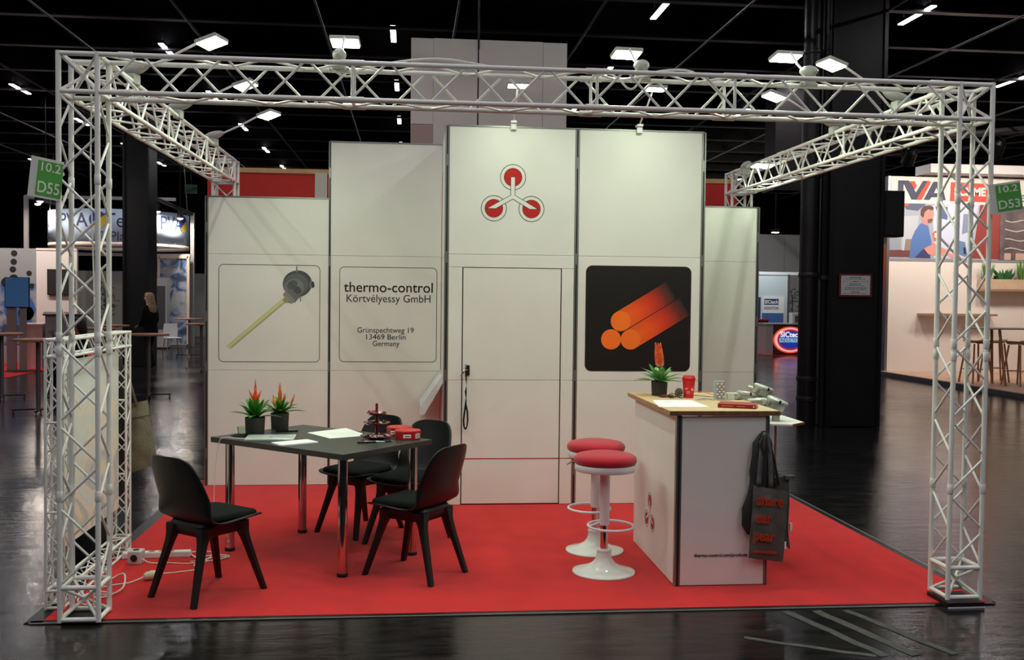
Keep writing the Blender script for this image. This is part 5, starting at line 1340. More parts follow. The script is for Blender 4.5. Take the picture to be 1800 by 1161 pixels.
for a in (0.4, 2.0, 3.7, 5.3):
    rod('suspension_wire', (RR*math.cos(a), RR*math.sin(a), 1.13), (RR*math.cos(a)*0.9, RR*math.sin(a)*0.9, 4.46), 0.012, m_alu, t)
# aluminium gantry frame and glass cabinet
m_gan = mat('gantry_alu', (186, 184, 184), 0.4, metal=0.4)
t = thing('lighting_gantry', 'aluminium gantry carrying spotlights round the left stand', 'frame', (-7.8, 28.0, -0.003))
g0x, g1x = -2.62, 1.54
for x, y in ((g0x, 0), (g1x, -1.8), (g0x, 3.5), (2.46, 0.3)): MB().span((x-0.06, y-0.06, 0), (x+0.06, y+0.06, 4.35 if x > 2 else 4.78)).build('post', m_gan, t)
for a, bb in (((g0x, -0.05, 4.7), (2.0, 0.05, 4.8)), ((g0x-0.05, 0, 4.7), (g0x+0.05, 3.5, 4.8)), ((g0x, -0.04, 2.9), (2.46, 0.04, 3.0))):
    MB().span(a, bb).build('rail', m_gan, t)
rod('rail', (g1x, -1.8, 4.72), (2.46, 0.3, 4.3), 0.06, mat('rail_dark', (70, 70, 72), 0.4), t)
for i, (x, y, z) in enumerate(((-1.95, -0.9, 4.45), (-1.35, -2.4, 4.4), (2.30, -0.75, 4.1), (1.75, -1.35, 4.25))):
    s = thing('gantry_spot', ['small bright spotlight at the left end of the gantry', 'small bright spotlight next along the gantry over the round banner', 'small bright spotlight at the right end of the gantry', 'small spotlight on the sloping gantry rail at right'][i], 'spotlight', (-7.8+x, 28+y, z))
    MB().lathe([(0.03, 0.28), (0.08, 0.2), (0.10, 0.05), (0.10, 0.0)], 14).build('housing', m_blackhall, s, smooth=True)
    MB().lathe([(0.095, -0.01), (0.06, -0.05), (0.01, -0.06)], 14).build('lens', mat('spot_lens_far', (255, 244, 230), 0.3, emit=10), s, smooth=True)
    rod('hanger', (0, 0, 0.25), (0, 0, 3.3), 0.01, m_blackhall, s)
    area('lamp_light', (0, 0, -0.07), (0.18, 0.18), 55, (1, 0.86, 0.74), s)
t = thing('glass_cabinet', 'blue printed glass cabinet panel beneath the round banner', 'cabinet', (-5.85, 27.9, -0.003))
MB().span((-0.42, 0, 0.1), (0.42, 0.05, 2.85)).build('printed_pane', m_mural, t)
for x in (-0.46, 0.46): MB().span((x-0.04, -0.03, 0), (x+0.04, 0.08, 2.92)).build('cabinet_post', mat('cabinet_frame_peach', (226, 204, 188), 0.5), t)
MB().span((-0.46, -0.03, 2.85), (0.46, 0.08, 2.95)).build('cabinet_rail', mat('cabinet_frame_peach'), t)
MB().span((-0.7, -0.5, 0.0), (0.5, 0.3, 0.1)).build('cabinet_plinth', mat('plinth_grey', (120, 116, 112), 0.6), t)
t = thing('cabinet_side', 'white tall cabinet behind the walking person', 'cabinet', (-6.1, 26.6, -0.003))
MB().span((-0.35, 0, 0.05), (0.35, 0.4, 2.2)).build('cabinet_body', mat('cabinet_white', (176, 178, 180), 0.5), t)
MB().span((-0.02, -0.01, 0.6), (0.3, 0.0, 1.95)).build('cabinet_door', mat('cabinet_dark', (70, 74, 78), 0.4), t)
MB().span((-0.35, 0.02, 0), (0.35, 0.38, 0.05)).build('cabinet_base', m_blackhall, t)
for i, (x, y) in enumerate(((-7.6, 17.9), (-6.3, 17.9), (-9.2, 17.9))):  # added fill lamps that brighten the left stand walls
    s = thing('stand_floodlight', ['floodlight over the mural wall at the left photo edge', 'floodlight over the white screen wall', 'floodlight outside the left photo edge'][i], 'floodlight', (x, y, 4.3))
    MB().box((0, 0, 0.06), (0.24, 0.18, 0.1)).build('housing', m_blackhall, s, bevel=0.01)
    MB().box((0, 0, 0.0), (0.2, 0.14, 0.02)).build('lens', mat('spot_lens_far'), s)
    rod('hanger', (0, 0, 0.1), (0, 0, 3.3), 0.012, m_blackhall, s)
    area('lamp_light', (0, 0, -0.015), (0.2, 0.14), 70, (1, 0.88, 0.78), s, rot=(0.5, 0, 0))
# white plastic chair in the far stand
t = thing('plastic_chair', 'white plastic chair before the blue glass cabinet', 'chair', (-4.98, 24.0, -0.003), 0.5)
MB().loft([[(x*s, 0.2+dy, z) for x, dy in ((-0.2, 0), (0.2, 0), (0.2, 0.02), (-0.2, 0.02))] for z, s in ((0.47, 0.95), (0.68, 1.02), (0.86, 0.9))]).build('backrest', m_whitemet, t)
MB().box((0, 0, 0.46), (0.42, 0.42, 0.025)).build('seat', m_whitemet, t, bevel=0.01)
for sx in (-1, 1):
    for sy in (-1, 1): rod('leg', (sx*0.22, sy*0.22, 0), (sx*0.17, sy*0.17, 0.45), 0.012, m_chrome, t)
# grey hall partitions
for i, (x0, x1, y, z1, lab) in enumerate(((-16, -7.0, 34.0, 2.55, 'light grey partition wall far behind the left stand'), (-7.0, 4, 36.5, 2.55, 'grey partition wall far behind the white booth'), (9.0, 20, 32.0, 4.25, 'tall grey partition wall far behind the red illuminated counter'))):
    t = thing('partition_wall', lab, 'partition', ((x0+x1)/2, y, -0.003)); w_ = (x1-x0)/2; k = int((x1-x0)/1.0)
    for j in range(k): boxpart('panel', (-w_+(j+0.5)*(2*w_/k), 0, z1/2), (2*w_/k-0.012, 0.05, z1), m_greywall, t)
# potted shrub and red floor lamp
def shrub(loc, hgt, rad, label, seed, n=60):
    random.seed(seed); t = thing('potted_shrub', label, 'plant', loc)
    MB().lathe([(0.14, 0), (0.18, 0.32), (0.16, 0.32), (0.15, 0.28), (0.002, 0.28)], 16).build('pot', mat('shrub_pot', (92, 92, 92), 0.6), t, smooth=True)
    MB().tube([(0, 0, 0.25), (0.02, 0, hgt*0.6), (0, 0, hgt*0.9)], 0.015, 6).build('stem', mat('bark', (66, 50, 38), 0.9), t)
    b = MB()
    for k in range(n*3):
        a = random.uniform(0, 6.28); u = random.random(); r = rad*math.sqrt(random.random())*(1-abs(u-0.45)); z = hgt*(0.4+0.6*u)
        c = Vector((r*math.cos(a), r*math.sin(a), z)); d1 = Vector((random.uniform(-1, 1), random.uniform(-1, 1), random.uniform(-.6, 1))).normalized()*0.09; d2 = d1.orthogonal().normalized()*0.02
        b.add([c-d1*0.2, c+d2+d1*0.4, c+d1, c-d2+d1*0.4], [(0, 1, 2, 3)])
    o = b.build('foliage', mat('shrub_leaf', (56, 70, 52), 0.7), t); o['kind'] = 'stuff'
    return t
shrub((-8.9, 31.0, -0.003), 2.1, 0.45, 'potted shrub against the far left partition', 21)
shrub((-8.0, 32.0, -0.003), 1.6, 0.4, 'smaller potted shrub right of the other shrub at the partition', 23)
t = thing('red_floor_lamp', 'red shaded floor lamp behind the front left truss leg', 'lamp', (-7.82, 24.0, -0.003))
MB().lathe([(0.13, 1.62), (0.08, 2.0), (0.03, 2.03)], 20).build('shade', mat('shade_red', (196, 30, 34), 0.5), t, smooth=True)
rod('pole', (0, 0, 0.02), (0, 0, 1.9), 0.014, mat('lamp_pole', (90, 60, 58), 0.4), t); MB().lathe([(0.14, 0), (0.14, 0.025), (0.02, 0.04)], 20).build('foot', mat('lamp_pole'), t, smooth=True)

# ------------------------------------------------------------------ people
def skin_body(name, joints, edges, mats, parent, zmat, root=0, sub=2):
    me = bpy.data.meshes.new(name); me.from_pydata([j[:3] for j in joints], edges, [])
    o = bpy.data.objects.new(name, me); COL.objects.link(o)
    md = o.modifiers.new('skin', 'SKIN'); md.use_smooth_shade = True
    for i, sv in enumerate(me.skin_vertices[0].data):
        r = joints[i][3]; sv.radius = r if isinstance(r, tuple) else (r, r); sv.use_root = (i == root)
    s = o.modifiers.new('sub', 'SUBSURF'); s.levels = sub; s.render_levels = sub
    dg = bpy.context.evaluated_depsgraph_get(); dg.update()
    nm = bpy.data.meshes.new_from_object(o.evaluated_get(dg)); bpy.data.objects.remove(o)
    nm.materials.clear()
    for m in mats: nm.materials.append(m)
    for p in nm.polygons: p.use_smooth = True; p.material_index = zmat(p.center)
    b = bpy.data.objects.new(name, nm); COL.objects.link(b); b.parent = parent
    return b
m_shoe = mat('dark_shoe', (30, 24, 22), 0.5)
# woman walking to the left
t = thing('person', 'person with long blond hair in black coat walking past the column', 'person', (-4.15, 18.2, -0.003), math.radians(58))
# local: +Y is her front (turned to the photo's left)
J = [(0, 0, 0.95, 0.13), (0, 0.01, 1.12, 0.135), (0, 0.0, 1.28, 0.15), (0, 0.0, 1.40, 0.10), (0, 0.015, 1.47, 0.052), (0, 0.035, 1.53, 0.06), (0, 0.045, 1.60, 0.088), (0, 0.03, 1.665, 0.07),
     (0.165, 0, 1.37, 0.062), (0.20, -0.03, 1.10, 0.048), (0.17, 0.13, 0.90, 0.036), (0.165, 0.18, 0.86, 0.028),
     (-0.165, 0, 1.37, 0.062), (-0.20, 0.02, 1.10, 0.048), (-0.16, 0.16, 0.97, 0.036), (-0.15, 0.22, 0.96, 0.028),
     (0.095, 0.0, 0.86, 0.092), (0.09, 0.10, 0.50, 0.064), (0.085, 0.13, 0.10, 0.044), (0.085, 0.24, 0.035, 0.034),
     (-0.095, 0.0, 0.86, 0.092), (-0.09, -0.06, 0.50, 0.064), (-0.085, -0.22, 0.12, 0.044), (-0.085, -0.12, 0.032, 0.034)]
E_ = [(0, 1), (1, 2), (2, 3), (3, 4), (4, 5), (5, 6), (6, 7), (2, 8), (8, 9), (9, 10), (10, 11), (2, 12), (12, 13), (13, 14), (14, 15), (0, 16), (16, 17), (17, 18), (18, 19), (0, 20), (20, 21), (21, 22), (22, 23)]
def zm(c):
    if c.z > 1.45: return 1
    if c.z < 0.075: return 2
    if c.y > 0.16 and 0.80 < c.z < 1.0: return 1
    return 0
body = skin_body('body', J, E_, [m_coat, m_skin, m_shoe], t, zm)
# hair: cap and long fall
rings = []
for z, cy, rx, ry in ((1.735, 0.025, 0.03, 0.03), (1.725, 0.02, 0.07, 0.075), (1.68, 0.01, 0.098, 0.105), (1.62, -0.012, 0.103, 0.098), (1.55, -0.035, 0.10, 0.085), (1.47, -0.055, 0.10, 0.075), (1.38, -0.085, 0.11, 0.075), (1.30, -0.10, 0.10, 0.06), (1.24, -0.10, 0.06, 0.035)):
    rings.append([(rx*math.cos(2*PI*i/20)*(1+0.05*math.sin(7*i+z*9)), cy+ry*math.sin(2*PI*i/20), z) for i in range(20)])
MB().loft(rings).build('hair', m_hair, t, smooth=True)
for sx in (-1, 1):
    MB().lathe([(0.004, -0.012), (0.011, -0.004), (0.011, 0.004), (0.004, 0.012)], 8, (sx*0.033, 0.125, 1.61)).build('eye', m_paper, t, smooth=True)
MB().tube([(0, 0.125, 1.625), (0, 0.148, 1.585), (0, 0.13, 1.575)], [0.008, 0.014, 0.010], 8).build('nose', m_skin, t, smooth=True)
MB().box((0, 0.126, 1.548), (0.045, 0.012, 0.010)).build('mouth', mat('lips', (150, 84, 78), 0.6), t, bevel=0.003)
rings = [[(rx*math.cos(2*PI*i/20), cy+ry*math.sin(2*PI*i/20), z) for i in range(20)] for z, cy, rx, ry in ((0.74, -0.01, 0.20, 0.165), (0.80, -0.01, 0.20, 0.165), (0.95, 0, 0.185, 0.15), (1.10, 0, 0.175, 0.15), (1.28, 0, 0.19, 0.15), (1.38, 0, 0.165, 0.115), (1.43, 0.0, 0.09, 0.075))]
MB().loft(rings).build('coat', m_coat, t, smooth=True)
for s, y0 in ((1, 0.18), (-1, 0.22)):
    for k in range(5):
        x = s*0.16+(k-2)*0.013
        if k == 0: pts = [(s*0.15, y0-0.01, 0.865 if s > 0 else 0.96), (s*0.13, y0+0.02, 0.85 if s > 0 else 0.95), (s*0.125, y0+0.035, 0.835 if s > 0 else 0.935)]
        else: zt = 0.855 if s > 0 else 0.955; pts = [(x, y0+0.01, zt), (x, y0+0.045, zt-0.01), (x, y0+0.05+0.004*k, zt-0.04)]
        MB().tube(pts, [0.0095, 0.009, 0.007], 6).build('finger', m_skin, t, smooth=True)
# seated visitor behind the low frame
t = thing('person', 'seated dark-haired person in dark clothes behind the low frame', 'person', (-3.74, 12.2, -0.003), math.radians(120))
J = [(0, 0, 0.52, 0.14), (0, 0.02, 0.70, 0.14), (0, 0.04, 0.86, 0.15), (0, 0.05, 0.97, 0.09), (0, 0.06, 1.03, 0.05), (0, 0.08, 1.09, 0.062), (0, 0.085, 1.15, 0.088), (0, 0.075, 1.21, 0.07),
     (0.17, 0.05, 0.93, 0.06), (0.22, 0.16, 0.72, 0.047), (0.18, 0.38, 0.95, 0.036), (0.16, 0.44, 1.03, 0.028),
     (-0.17, 0.05, 0.93, 0.06), (-0.22, 0.10, 0.70, 0.047), (-0.17, 0.30, 0.60, 0.036), (-0.16, 0.36, 0.59, 0.028),
     (0.10, 0.05, 0.52, 0.09), (0.11, 0.45, 0.50, 0.066), (0.11, 0.46, 0.09, 0.044), (0.11, 0.58, 0.035, 0.034),
     (-0.10, 0.05, 0.52, 0.09), (-0.11, 0.45, 0.50, 0.066), (-0.11, 0.46, 0.09, 0.044), (-0.11, 0.58, 0.035, 0.034)]
def zm2(c):
    if c.z > 1.01 and c.y < 0.3: return 1
    if c.z < 0.075: return 2
    if c.y > 0.34 and c.z > 0.9: return 1
    return 0
skin_body('body', J, E_, [m_coat, mat('skin_warm', (150, 96, 76), 0.6), m_shoe], t, zm2)
rings = []
for z, cy, rx, ry in ((1.285, 0.065, 0.03, 0.03), (1.275, 0.06, 0.075, 0.08), (1.22, 0.05, 0.105, 0.108), (1.15, 0.025, 0.11, 0.10), (1.08, 0.0, 0.105, 0.085), (1.0, -0.01, 0.10, 0.07), (0.94, -0.02, 0.05, 0.04)):
    rings.append([(rx*math.cos(2*PI*i/20), cy+ry*math.sin(2*PI*i/20), z) for i in range(20)])
MB().loft(rings).build('hair', mat('brown_hair', (40, 28, 22), 0.7), t, smooth=True)
for k in range(5):
    pts = [(0.16+(k-2)*0.012, 0.45, 1.04), (0.155+(k-2)*0.012, 0.485, 1.055), (0.14+(k-2)*0.008, 0.50, 1.04 if k else 1.07)]
    MB().tube(pts, [0.010, 0.009, 0.007], 6).build('finger', mat('skin_warm'), t, smooth=True)
t = thing('visitor_stool', 'low dark stool under the seated person', 'stool', (-3.74, 12.2, -0.003))
MB().lathe([(0.19, 0.36), (0.2, 0.37), (0.2, 0.395), (0.19, 0.4)], 24).build('seat', m_black_pl, t, smooth=True)
for k in range(4): rod('leg', (0.22*math.cos(k*PI/2+.4), 0.22*math.sin(k*PI/2+.4), 0), (0.14*math.cos(k*PI/2+.4), 0.14*math.sin(k*PI/2+.4), 0.37), 0.014, m_chrome, t)
t = thing('water_glass', 'small clear glass in the seated person\'s hand', 'glass', (-4.145, 11.97, 1.0))
MB().lathe([(0.025, 0), (0.03, 0.09), (0.027, 0.09), (0.022, 0.006), (0.001, 0.006)], 16).build('tumbler', mat('clear_glass'), t, smooth=True)
MB().lathe([(0.0215, 0.008), (0.025, 0.055), (0.001, 0.055)], 16).build('water', mat('clear_glass'), t, smooth=True)

# ================================================================== BACKGROUND, RIGHT
# big white stand with poster
t = thing('stand_platform', 'wood-coloured raised platform of the white stand at right', 'platform', (15.5, 14.0, -0.003))
MB().span((-2.85, -5, 0), (6, 3.1, 0.085)).build('platform_body', mat('platform_edge', (74, 74, 78), 0.5), t)
MB().span((-2.84, -5, 0.085), (6, 3.1, 0.10)).build('wood_floor', mat('light_parquet', (206, 170, 146), 0.5, var=0.06, vscale=4), t)
t = thing('stand_wall', 'tall white stand wall with sign band at right', 'wall', (12.78, 17.0, 0.097))
zb_ = -0.097
MB().span((0, 0, 0), (7, 0.2, 2.71+zb_)).build('wall_board', m_warmwhite, t)
MB().span((-0.06, -0.02, 0), (0.0, 0.2, 4.62+zb_)).build('end_post', m_alu, t)
MB().span((0.02, 0, 3.985+zb_), (7, 0.2, 4.62+zb_)).build('sign_band', m_warmwhite, t)
MB().span((0.7, -0.5, 4.66+zb_), (7, 0.2, 4.86+zb_)).build('top_box', mat('top_box_white', (214, 212, 212), 0.5), t)
MB().span((0.02, -0.01, 2.66+zb_), (7, 0.01, 2.715+zb_)).build('shadow_rail', mat('rail_grey', (150, 150, 156), 0.5), t)  # grey rail along the joint under the posters
navy = mat('logo_navy', (58, 60, 92), 0.5); ored = mat('logo_orange_red', (222, 74, 48), 0.5); lred = mat('logo_red', (226, 74, 66), 0.5)
def zz(px): return 4.616-(px-310)*0.01316+zb_
def xx(px): return (px-1570)*0.01396+0.06
def fl(pts, m, nm, th=0.012, y=-0.003):
    MB().loft([[(xx(a), y-th*k, zz(b_)) for a, b_ in pts] for k in (0, 1)]).build(nm, m, t)
# letters traced from the sign: I V A
fl([(1579, 317), (1588, 317), (1588, 350), (1582, 350), (1579, 335)], navy, 'letter')
fl([(1586, 317), (1597, 317), (1610, 338), (1622, 317), (1633, 317), (1612, 350), (1603, 350)], navy, 'letter')
fl([(1624, 350), (1640, 318), (1654, 318), (1662, 350), (1653, 350), (1651, 345), (1637, 345), (1634, 350)], navy, 'letter')
fl([(1599, 318), (1607, 318), (1611, 326), (1607, 333)], ored, 'letter_stripe', 0.016); fl([(1622, 330), (1629, 318), (1636, 318), (1620, 350), (1611, 350)], ored, 'letter_stripe', 0.016)
fl([(1641, 338), (1648, 338), (1645, 329)], m_warmwhite, 'letter_counter', 0.020)
fl([(1671, 318), (1745, 320), (1745, 352), (1670, 351)], lred, 'red_plate')
text('SCHMETZ', 0.26, m_warmwhite, t, (xx(1715), -0.02, zz(341)), width=1.1, bold=0.012)
text('Tec', 0.36, mat('sign_grey_text', (110, 112, 116), 0.5), t, (xx(1797), -0.01, zz(350)), width=0.38)
text('hnology', 0.36, mat('sign_grey_text'), t, (xx(1828), -0.01, zz(350)), width=0.42)
MB().span((2.66, -0.004, 2.72+zb_), (2.69, 0.004, 3.98+zb_)).build('poster_gap', m_warmwhite, t)
# photographic poster: machine operator (flat print)
def X_(p): return (p-1560)*0.01398+12.749
def Z_(p): return 2.709+(455-p)*0.01316
po = thing('machinist_poster', 'printed poster of a man in a blue shirt at a machine', 'poster', (14.1, 16.995, 2.72))
def pp_(parts):
    return [([(X_(a)-14.1, Z_(b_)-2.72) for a, b_ in pts], c) for pts, c in parts]
MB().span((-1.33, -0.01, -0.005), (1.335, 0.002, 1.265)).build('poster_sheet', mat('poster_base', (176, 184, 204), 0.5), po)
flat(pp_([([(1562, 452), (1562, 357), (1640, 357), (1640, 452)], (168, 176, 190)),
          ([(1582, 357), (1625, 357), (1610, 370), (1590, 368)], (84, 98, 130)), ([(1582, 357), (1596, 357), (1592, 362), (1582, 362)], (214, 90, 60)),
          ([(1562, 452), (1562, 440), (1600, 438), (1600, 452)], (116, 66, 66)),
          ([(1585, 380), (1612, 378), (1606, 440), (1584, 440)], (190, 196, 206)), ([(1590, 420), (1600, 420), (1600, 440), (1588, 440)], (146, 130, 124)),
          ([(1562, 365), (1582, 365), (1582, 438), (1562, 440)], (150, 156, 170)),
          ([(1636, 360), (1716, 357), (1700, 452), (1640, 452)], (206, 214, 240)),
          ([(1640, 362), (1662, 362), (1662, 385), (1648, 382)], (92, 104, 160)),
          ([(1636, 410), (1640, 405), (1645, 404), (1650, 408), (1648, 420), (1640, 424)], (222, 96, 72)),
          ([(1690, 374), (1702, 374), (1701, 405), (1688, 410)], (134, 148, 180)),
          ([(1680, 420), (1694, 424), (1700, 452), (1684, 446)], (104, 134, 178)), ([(1691, 433), (1695, 433), (1696, 445), (1692, 445)], (40, 48, 70)),
          ([(1719, 357), (1755, 358), (1754, 453), (1707, 452)], (150, 62, 58))]), -0.012, 'background_print', po)
flat(pp_([([(1597, 453), (1600, 420), (1606, 405), (1615, 392), (1622, 390), (1629, 397), (1634, 420), (1635, 430), (1628, 436), (1630, 453)], (84, 120, 184)),
          ([(1606, 453), (1622, 436), (1632, 436), (1634, 453)], (62, 64, 110)),
          ([(1618, 392), (1617, 380), (1624, 372), (1636, 378), (1634, 388), (1627, 396)], (206, 140, 130)),
          (ell(1628, 376, 10.5, 13, 0.1), (208, 146, 136)),
          ([(1615, 378), (1615, 368), (1620, 361), (1632, 360), (1638, 364), (1636, 369), (1628, 367), (1622, 372), (1620, 382)], (92, 62, 62)),
          ([(1627, 385), (1633, 383), (1637, 384), (1634, 391), (1628, 391)], (124, 84, 80)),
          ([(1622, 436), (1634, 430), (1650, 440), (1664, 443), (1664, 448), (1646, 450), (1630, 446)], (222, 150, 140)),
          ([(1634, 420), (1642, 428), (1658, 436), (1672, 438), (1672, 441), (1655, 442), (1638, 434)], (214, 146, 138)),
          ([(1664, 443), (1684, 447), (1688, 451), (1676, 453), (1664, 449)], (226, 156, 146)), ([(1640, 408), (1646, 410), (1644, 418), (1640, 416)], (236, 232, 236))]), -0.016, 'man_print', po)
po2 = thing('metal_parts_poster', 'dark grey printed poster of metal parts at the right photo edge', 'poster', (17.2, 16.995, 2.72))
MB().span((-1.72, -0.01, -0.005), (2.5, 0.002, 1.265)).build('poster_sheet', mat('poster_dark', (110, 98, 98), 0.5, var=0.3, vscale=3), po2)
for k in range(4):
    b = MB(); b.tube([(-1.6+0.14*i, -0.014, 0.25+0.22*k+0.03*math.sin(i*1.4+k)) for i in range(12)], 0.018, 6); b.build('printed_wire', mat('print_silver', (196, 190, 190), 0.5), po2)
b = MB(); b.tube([(-0.95+0.1*i, -0.014, 0.2+0.09*i+0.02*math.sin(i*2)) for i in range(7)], 0.022, 6); b.build('printed_wire', mat('print_silver'), po2)
for k, (x, w_) in enumerate(((-1.6, .16), (-1.32, .22), (-1.0, .15))): MB().span((x, -0.016, 0.0), (x+w_, -0.010, 0.16)).build('printed_part', mat('print_skin', (206, 170, 160), 0.6), po2)
# shelves and grass
def wall_shelf(x0, x1, z, lab, box=False):
    t = thing('wall_shelf', lab, 'shelf', ((x0+x1)/2, 16.86, z)); h_ = (x1-x0)/2
    MB().span((-h_, -0.16, -0.02), (h_, 0.135, 0.03)).build('board', mat('shelf_wood', (176, 146, 124), 0.6, var=0.1, vscale=4), t)
    MB().span((-h_, -0.163, -0.02), (h_, -0.158, 0.03)).build('front_edge', mat('shelf_edge', (160, 130, 110), 0.6), t)
    if box:
        MB().span((-h_, -0.16, 0.03), (h_, -0.13, 0.26)).build('planter_front', mat('planter_oak', (206, 180, 152), 0.6, var=0.08, vscale=5), t)
        MB().span((-h_, -0.13, 0.03), (-h_+0.03, 0.13, 0.26)).build('planter_end', mat('planter_oak'), t)
    return t
wall_shelf(13.5, 15.3, 1.42, 'lower wooden wall shelf on the white stand wall'); wall_shelf(14.95, 18.2, 2.0, 'upper wooden planter shelf on the white stand wall', True)
def grass(x, lab, seed, kind):
    random.seed(seed); t = thing('shelf_grass', lab, 'plant', (x, 16.8, 2.03))
    MB().lathe([(0.08, 0), (0.10, 0.14), (0.002, 0.14)], 14).build('grass_pot', m_pot, t)
    b = MB()
    for k in range(70):
        a = random.uniform(0, 6.28); le = random.uniform(0.02, 0.16 if kind == 'grass' else 0.42); h_ = random.uniform(0.35, 0.62) if kind == 'grass' else random.uniform(0.16, 0.38)
        p = Vector((0.03*math.cos(a), 0.03*math.sin(a), 0.12)); q = p+Vector((le*math.cos(a), le*math.sin(a)*0.4, h_)); s = Vector((0.012, 0, 0)) if kind == 'grass' else Vector((0.04, 0, 0.02))
        b.add([p-s*0.6, p+s*0.6, (p+q)/2+s, q, (p+q)/2-s], [(0, 1, 2, 3, 4)])
    o = b.build('blades', mat('grass_green', (96, 138, 62), 0.7) if kind == 'grass' else mat('fern_green', (54, 112, 62), 0.7), t); o['kind'] = 'stuff'
grass(15.1, 'left tuft of green grass in the planter shelf', 31, 'grass'); grass(15.95, 'right tuft of green grass in the planter shelf', 33, 'grass'); grass(15.55, 'low dark green fern between the grass tufts', 35, 'fern')
# high table and stools
m_oak = mat('oak_leg', (176, 126, 84), 0.5, var=0.1, vscale=8)
t = thing('high_table', 'pale-topped high table with oak legs on the right stand', 'table', (13.75, 13.4, 0.101))
MB().span((-0.95, -0.4, 1.09), (1.3, 0.4, 1.115)).build('table_top', mat('top_pale', (170, 160, 152), 0.4), t)
for x0, y0, x1_, y1_ in ((-0.52, -0.38, -0.62, -0.30), (-0.38, 0.3, -0.45, 0.24), (1.1, -0.38, 1.0, -0.3), (1.1, 0.3, 1.0, 0.24)): rod('leg', (x0, y0, 0), (x1_, y1_, 1.09), 0.028, m_oak, t)
def oak_stool(x, y, lab, rz):
    t = thing('oak_stool', lab, 'stool', (x, y, 0.097), rz, 'oak bar stools at the high table')
    MB().loft([[(x_*s, y_*s, z+0.05*(abs(x_)/0.2)**2) for x_, y_ in rrect(-0.21, 0.21, -0.19, 0.19, 0.1, 5)] for z, s in ((0.78, 0.8), (0.79, 1), (0.815, 1))]).build('seat', mat('stool_seat_brown', (150, 110, 84), 0.5), t, smooth=True)
    for sx in (-1, 1):
        for sy in (-1, 1): rod('leg', (sx*0.22, sy*0.22, 0), (sx*0.14, sy*0.13, 0.79), 0.018, m_oak, t)
    for a, b_ in (((-1, -1), (1, -1)), ((1, -1), (1, 1)), ((1, 1), (-1, 1)), ((-1, 1), (-1, -1))): rod('stretcher', (a[0]*0.19, a[1]*0.19, 0.28), (b_[0]*0.19, b_[1]*0.19, 0.28), 0.008, m_chrome, t)
oak_stool(13.05, 13.75, 'oak bar stool at the left end of the high table', 0.1); oak_stool(13.62, 13.2, 'oak bar stool before the high table at the photo edge', 0.3); oak_stool(13.65, 14.1, 'oak bar stool behind the high table', -0.2)
# track with spotlights lighting the stand wall
t = thing('light_track', 'dark lighting truss bar crossing above the right stand', 'truss', (14.5, 14.4, 5.3))
rod('track_bar', (-3.4, 0.9, -0.28), (5, -1.2, 0.5), 0.07, mat('track_grey', (78, 72, 72), 0.5), t); rod('track_bar', (-3.4, 1.2, -0.5), (5, -0.9, 0.3), 0.03, m_blackhall, t)
for x in (-2.6, 2.4): rod('suspension_wire', (x, 0.7-0.25*(x+2.6), 0.0), (x, 0.7-0.25*(x+2.6), 2.3), 0.02, m_blackhall, t)
for i, (x, y, z) in enumerate(((-2.3, 0.625, -0.20), (-0.6, 0.2, -0.04), (0.6, -0.1, 0.07), (2.2, -0.5, 0.22))):
    s = thing('stage_spotlight', ['black stage spotlight at the left end of the lighting bar', 'black stage spotlight second on the lighting bar', 'black stage spotlight third on the lighting bar', 'black stage spotlight at the right end of the lighting bar'][i], 'spotlight', (14.5+x, 14.4+y, 5.3+z-0.35), 0.0)
    M_ = Euler((0.75, 0, 0)).to_matrix()
    MB().lathe([(0.05, 0.22), (0.12, 0.16), (0.14, -0.12), (0.15, -0.14)], 18, (0, 0, 0), M_).build('can', m_blackhall, s, smooth=True)
    MB().lathe([(0.125, -0.139), (0.12, -0.15), (0.002, -0.15)], 18, (0, 0, 0), M_).build('lens', mat('stage_lens', (255, 236, 214), 0.3, emit=6), s, smooth=True)
    MB().tube([(-0.15, 0, 0), (-0.16, 0, 0.2), (0, 0, 0.3), (0.16, 0, 0.2), (0.15, 0, 0)], 0.012, 6).build('yoke', m_blackhall, s)
    # the lens points down towards the stand wall
    area('lamp_light', tuple(M_ @ Vector((0, 0, -0.155))), (0.2, 0.2), RIGHT_W, (1.0, 0.86, 0.74), s, rot=(0.75, 0, 0), spread=2.6)
t = thing('roll_up_banner', 'orange and blue roll-up banner at the end of the white stand wall', 'banner', (12.44, 17.35, -0.003))
def grad_mat():
    m = bpy.data.materials.new('rollup_print'); m.use_nodes = True; nt = m.node_tree; b = nt.nodes['Principled BSDF']
    tc = nt.nodes.new('ShaderNodeTexCoord'); sp = nt.nodes.new('ShaderNodeSeparateXYZ'); nt.links.new(tc.outputs['Object'], sp.inputs[0])
    r = nt.nodes.new('ShaderNodeValToRGB'); mr = nt.nodes.new('ShaderNodeMapRange'); mr.inputs[1].default_value = 0; mr.inputs[2].default_value = 3
    nt.links.new(sp.outputs['Z'], mr.inputs[0]); nt.links.new(mr.outputs[0], r.inputs[0]); e = r.color_ramp.elements
    e[0].color = (*lin((50, 60, 140)), 1); e[1].color = (*lin((222, 96, 52)), 1); e[1].position = 0.85; x = e.new(0.5); x.color = (*lin((110, 80, 120)), 1)
    nt.links.new(r.outputs[0], b.inputs['Base Color']); return m
MB().box((0, 0, 1.55), (0.5, 0.01, 2.95)).build('print', grad_mat(), t); MB().box((0, 0, 0.04), (0.54, 0.16, 0.08)).build('cassette', m_silver, t); MB().box((0, 0, 3.04), (0.52, 0.03, 0.04)).build('top_bar', m_silver, t)

